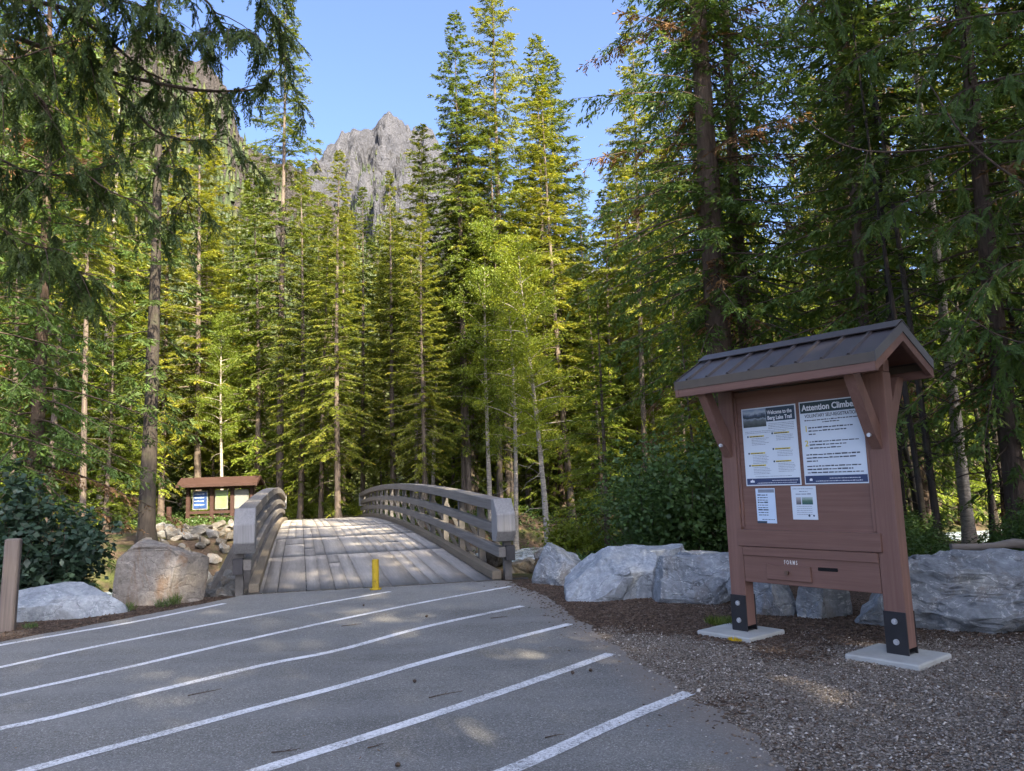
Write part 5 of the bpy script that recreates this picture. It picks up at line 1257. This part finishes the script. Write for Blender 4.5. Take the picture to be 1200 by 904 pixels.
for i in range(16):
    px = rr.choice((rr.uniform(1030, 1062), rr.uniform(1165, 1290))); y = rr.uniform(11.5, 20); p = at(px, 600, y)
    bush(SH[i % 2], p.x, y, rr.uniform(0.5, 0.8), rr.uniform(0, 6), 'small dark bush in the shade behind the slab boulder', 'small bushes behind the slab boulder', rr.uniform(0.35, 0.6))

def undergrowth():
    rng = np.random.default_rng(8); n = 60000
    y = 12.5 + 60 * rng.random(n) ** 1.2; x = (rng.random(n) * 2 - 1) * (6 + y * 0.8)
    cd = creek_dist(x, y); u = (x - BL.x) * BRT.x + (y - BL.y) * BRT.y; v = (x - BL.x) * BDIR.x + (y - BL.y) * BDIR.y
    ok = (cd > 5.5) & ~((u > -0.6) & (u < 4.9) & (v < 33)) & ~((x > -0.8) & (x < 4.5) & (y < 14.0)) & ((x < -5.5) | (y > 13.5)) & (fbm(x * 0.5, y * 0.5, 5, 3) > 0.40)
    ok &= ~((x < -4.0) & (x > -8.5) & (y < 12.9)) & ~((x > 3) & (x < 9) & (y < 10.5)) & ~((np.abs(u - 2.1) < 2.6) & (v > 31) & (v < 37))
    ok &= ~((x / y > -0.62) & (x / y < -0.30) & (y < 40)) & ~((x / y > -0.16) & (x / y < 0.05) & (y < 34))
    ok &= ~((x / y > 0.47) & (x / y < 0.63) & (y < 33))
    x = x[ok]; y = y[ok]; z = ground_z(x, y); k = 7; n = len(x)
    P = np.stack([x, y, z], -1)[:, None] + rng.normal(0, 0.12, (n, k, 3)) * np.array([1, 1, 0]) + np.array([0, 0, 1.0]) * rng.uniform(0, 0.35, (n, k, 1)) ** 1.0
    D = norm(rng.normal(0, 1, (n, k, 3)) * np.array([1, 1, 0.3]) + np.array([0, 0, 0.35])); SS = norm(np.cross(D, rng.normal(0, 0.5, (n, k, 3)) + np.array([0, 0, 1.0])))
    lv = Leaves(); m = n * k; lv.add(P.reshape(-1, 3), D.reshape(-1, 3), SS.reshape(-1, 3), rng.uniform(0.08, 0.22, m), rng.uniform(0.04, 0.11, m), np.clip(np.repeat(rng.uniform(0.1, 0.8, n), k) + rng.normal(0, 0.1, m), 0, 1))
    o = link('undergrowth', lv.mesh('undergrowth', ('bush_leaves',))); tag(o, 'low green undergrowth covering the forest floor', 'undergrowth', kind='stuff')
undergrowth()
def grass_tuft(name, x, y, rad, n, label, m='grass_blades', h=0.12, cat='grass', seed=1, yellow=False):
    rng = np.random.default_rng(seed); lv = Leaves(); a = rng.uniform(0, 6.28, n); r = rad * np.sqrt(rng.random(n))
    P = np.stack([np.cos(a) * r * 1.6, np.sin(a) * r, np.zeros(n)], -1); D = norm(rng.normal(0, 0.45, (n, 3)) * np.array([1, 1, 0]) + np.array([0, 0, 1.0])); Sd = norm(np.cross(D, rng.normal(0, 1, (n, 3))))
    lv.add(P, D, Sd, h * rng.uniform(0.4, 1.2, n), np.full(n, 0.007), rng.random(n)); o = link(name, lv.mesh(name, (m,))); o.location = (x, y, 0.0)
    o.rotation_euler = (0, 0, KRZ); tag(o, label, cat); return o
q = K(-0.35, -0.35, 0); grass_tuft('grass_tuft', q.x, q.y, 0.16, 900, 'small green grass tuft at the corner of the left concrete pad', h=0.10)
MT['flower_yellow'] = simple('flower_yellow', (0.55, 0.38, 0.01), 0.7, 0.2, 30, 0)
q = K(0.24, 0.31, 0); grass_tuft('yellow_flowers', q.x, q.y, 0.045, 120, 'tiny patch of yellow flowers in front of the left concrete pad', 'flower_yellow', 0.05, 'flowers', 2)
for (px, py, lb, sd) in ((340, 722, None, 3),): pass
for (px, py, h_, lb, sd) in ((190, 712, 0.16, 'green weed at the foot of the brown boulder', 3), (150, 716, 0.14, 'weed between the pale and brown boulders', 4), (205, 709, 0.2, 'taller weed near the right end of the brown boulder', 5), (36, 736, 0.08, 'grass blades at the foot of the wooden post', 6)):
    q = gp(px, py); grass_tuft('weed_tuft', q.x, q.y, 0.09, 110, lb, 'bush_leaves', h_, 'weed', sd)

def litter():
    rng = np.random.default_rng(31); n = 5200; x = rng.uniform(-9, 2.5, n); y = rng.uniform(3.4, 13.2, n)
    out = np.array([(p.x, p.y) for p in outline]); rp = np.array([(p.x, p.y) for p in re_])
    k = in_poly(x, y, out) & (fbm(x * 0.7, y * 0.7, 14, 4) + rng.uniform(-0.12, 0.12, n) > 0.50); x = x[k]; y = y[k]; n = len(x)
    a = rng.uniform(0, 6.28, n); D = np.stack([np.cos(a), np.sin(a), np.zeros(n)], -1); Sd = np.stack([-np.sin(a), np.cos(a), np.zeros(n)], -1)
    big = rng.random(n) < 0.12
    lv = Leaves(); lv.add(np.stack([x, y, np.full(n, 0.0115)], -1), D, Sd, np.where(big, rng.uniform(0.02, 0.05, n), rng.uniform(0.015, 0.05, n)), np.where(big, rng.uniform(0.008, 0.018, n), 0.0028), rng.random(n))
    o = link('needle_litter', lv.mesh('needle_litter', ('brown_fronds',))); tag(o, 'fallen needles and leaf scraps drifted over the asphalt', 'litter', kind='stuff')
litter()
# litter on the asphalt: twigs and cones
def twig(px, py, L, rz, label, seed):
    rng = np.random.default_rng(seed); q = gp(px, py); lv = Leaves(); u = np.linspace(0, 1, 7)
    pts = np.stack([L * u, 0.10 * L * np.sin(u * 2.5 + seed), 0.012 + 0 * u], -1); lv.tube(pts, 0.005, 0.002, 5)
    lv.tube(np.stack([L * (0.5 + 0.25 * u), 0.1 * L * np.sin(0.5 * 2.5 + seed) + 0.2 * L * u, 0.012 + 0 * u], -1), 0.003, 0.0015, 4)
    o = link('fallen_twig', lv.mesh('fallen_twig', ('bark_cedar',))); o.location = (q.x, q.y, 0.004); o.rotation_euler = (0, 0, rz); tag(o, label, 'twig')
twig(505, 821, 0.30, 0.7, 'thin twig on the asphalt right of the fourth stripe', 1); twig(222, 818, 0.28, 0.9, 'curved twig crossing bare asphalt near a white stripe', 2)
twig(318, 885, 0.18, 0.4, 'short twig on the asphalt near the bottom edge', 3); twig(430, 879, 0.12, 0.6, 'tiny twig beside the wide lowest stripe', 4)
twig(400, 735, 0.25, 0.3, 'pale twig on asphalt under the bollard', 5); twig(575, 726, 0.22, 0.2, 'leafy twig between two stripes near the gravel', 6); twig(640, 868, 0.14, 0.5, 'small twig above the lowest right stripe', 7)
CONE = rock_mesh('pine_cone', (0.05, 0.035, 0.03), 300, cuts=3, sub=2, amp=0.006, boxy=0.9); CONE.materials.append(MT['bark_cedar'])
for (px, py, lb) in ((486, 801, 'small dark cone on the asphalt between two stripes'), (500, 724, 'dark cone on asphalt near the bridge deck'), (426, 711, 'dark cone on asphalt below the bollard'), (671, 791, 'dark cone close to the gravel edge'), (466, 900, 'reddish cone at the bottom of the asphalt'), (692, 788, 'lighter cone beside the gravel edge')):
    q = gp(px, py); o = bpy.data.objects.new('pine_cone', CONE); COL.objects.link(o); o.location = (q.x, q.y, 0.02); o.rotation_euler = (0, 0.2, px); tag(o, lb, 'cone')

# ------------------------------------------------------------------ mountains
def mountain(name, m, dist, depth, azs, crest, amp, seed, label, near=0.4, na=260, nd=150, vert=1.0, power=1.5):
    a = np.linspace(azs[0], azs[1], na); v = np.linspace(0, 1.25, nd); A, V = np.meshgrid(a, v)
    yy = dist * (near + (1 - near) * V); xx = A * yy
    c = np.interp(A, [p[0] for p in crest], [p[1] for p in crest])
    c = c + (fbm(A * 55, A * 0 + 3.3, seed, 5) - 0.47) * 0.028 + (fbm(A * 160, A * 0 + 1.3, seed, 3, True) - 0.5) * 0.004
    top = c * dist
    prof = np.where(V < 1, np.clip(V, 0, 1) ** power, np.maximum(0, 1 - 1.4 * (V - 1)))
    f = 1 / amp[1]
    rd = fbm(xx * f, yy * f * 0.6, seed, 7, True) - 0.5; fine = fbm(xx * f * 5, yy * f * 2, seed + 3, 5, True) - 0.5
    zz = top * prof + (rd * amp[0] + fine * amp[0] * 0.35) * np.clip(V * 1.6, 0, 1) * np.where(V < 1, 1 - 0.62 * np.clip((V - 0.7) / 0.3, 0, 1), 0.3)
    wx = xx + 120 * (fbm(xx * f * 1.3, yy * f * 1.3, seed + 21, 4) - 0.5)
    rib = fbm(wx * f * 4.5, yy * f * 0.9, seed + 30, 6, True) - 0.5
    rib2 = fbm(wx * f * 15, yy * f * 4, seed + 40, 5, True) - 0.5; bl = np.floor(zz / 55 + fbm(xx * f * 3, yy * f * 3, seed + 50, 4) * 3)
    rib = rib * 0.8 + rib2 * 0.3 + 0.10 * (_h(bl, bl * 0 + np.floor(wx * f * 9), seed) - 0.5)
    zz = zz + rib * amp[0] * 1.45 * sstep(0.45, 0.8, V) * np.where(V < 1, 1 - 0.7 * sstep(0.82, 1.0, V), 0.3)
    yy2 = yy + (fbm(xx * f * 2, zz * f * 0.5, seed + 9, 5, True) - 0.5) * amp[0] * 0.9 * np.clip(1.2 - V, 0, 1)
    dg_ = fbm(xx * f * 5 + zz * f * 2.2, zz * f * 6, seed + 60, 6, True) - 0.5
    yy2 = yy2 - dg_ * amp[0] * 0.30 * sstep(0.35, 0.6, V) * (1 - 0.8 * sstep(0.86, 1.0, V))
    idx = np.arange(na * nd).reshape(nd, na); F = np.stack([idx[:-1, :-1], idx[:-1, 1:], idx[1:, 1:], idx[1:, :-1]], -1).reshape(-1, 4)
    me = np_mesh(name, np.stack([xx, yy2, zz], -1).reshape(-1, 3), F); o = link(name, me, m); tag(o, label, None, kind='structure')
    return xx, yy2, zz, V
pk = mountain('mountain', 'peak_rock', 2600, 1, (-0.75, 0.75), [(-0.75, 0.3), (-0.40, 0.36), (-0.27, 0.425), (-0.235, 0.452), (-0.222, 0.462), (-0.19, 0.472), (-0.172, 0.484), (-0.158, 0.490), (-0.146, 0.486), (-0.128, 0.474), (-0.106, 0.465), (-0.085, 0.445), (-0.06, 0.40), (0.0, 0.33), (0.1, 0.28), (0.4, 0.25), (0.75, 0.2)],
              (260, 420), 5, 'rugged grey rock peak rising above the forest', near=0.42, na=640, nd=330, power=1.7)
cl = mountain('mountain', 'cliff_rock', 820, 1, (-1.1, 0.3), [(-1.1, 0.5), (-0.7, 0.62), (-0.5, 0.615), (-0.43, 0.595), (-0.405, 0.575), (-0.385, 0.548), (-0.365, 0.49), (-0.33, 0.445), (-0.29, 0.42), (-0.25, 0.375), (-0.21, 0.33), (-0.17, 0.29), (-0.1, 0.24), (0.0, 0.2), (0.3, 0.16)],
              (90, 140), 8, 'pale cliff and wooded slope high on the left', near=0.22, na=480, nd=240, power=1.35)
def far_forest():
    rng = np.random.default_rng(12); VV = []; FF = []; TT = []; n0 = 0
    for (xx, yy, zz, V), n, h, vmax in ((pk, 8000, (14, 26), 0.83), (cl, 9000, (9, 19), 0.93)):
        i = rng.integers(2, xx.shape[0] - 2, n * 3); j = rng.integers(2, xx.shape[1] - 2, n * 3)
        if h[0] == 14: j = rng.integers(int(xx.shape[1] * 0.27), int(xx.shape[1] * 0.52), n * 3)
        k = (V[i, j] < vmax * rng.uniform(0.7, 1.0, n * 3)) & (V[i, j] > 0.15); i = i[k][:n]; j = j[k][:n]; n = len(i)
        fx = rng.uniform(-0.5, 0.5, n); bx = xx[i, j] + (xx[i, j + 1] - xx[i, j]) * fx; by = yy[i, j] + (yy[i, j + 1] - yy[i, j]) * fx; bz = zz[i, j] + (zz[i, j + 1] - zz[i, j]) * fx
        H = rng.uniform(*h, n); r = H * rng.uniform(0.13, 0.2, n); K_ = 6; th = np.linspace(0, 6.283, K_, endpoint=False)
        for zb, zt, rs in ((-0.05, 0.62, 1.0), (0.35, 1.0, 0.62)):
            ring = np.stack([bx[:, None] + np.cos(th) * r[:, None] * rs * rng.uniform(0.75, 1.2, (n, K_)), by[:, None] + np.sin(th) * r[:, None] * rs, np.repeat((bz + H * zb)[:, None], K_, 1)], -1)
            tip = np.stack([bx, by, bz + H * zt], -1)[:, None]; Vt = np.concatenate([ring, tip], 1)
            f = np.stack([np.arange(K_), (np.arange(K_) + 1) % K_, np.full(K_, K_)], -1)
            FF.append((np.arange(n)[:, None, None] * (K_ + 1) + f[None]).reshape(-1, 3) + n0); VV.append(Vt.reshape(-1, 3)); TT.append(np.repeat(rng.random(n), K_)); n0 += n * (K_ + 1)
    me = np_mesh('far_forest', np.concatenate(VV), None, np.concatenate(FF), tint=np.concatenate(TT)); o = link('far_forest', me, 'far_needles')
    tag(o, 'distant conifer forest covering the mountain slopes', 'forest', kind='stuff')
far_forest()
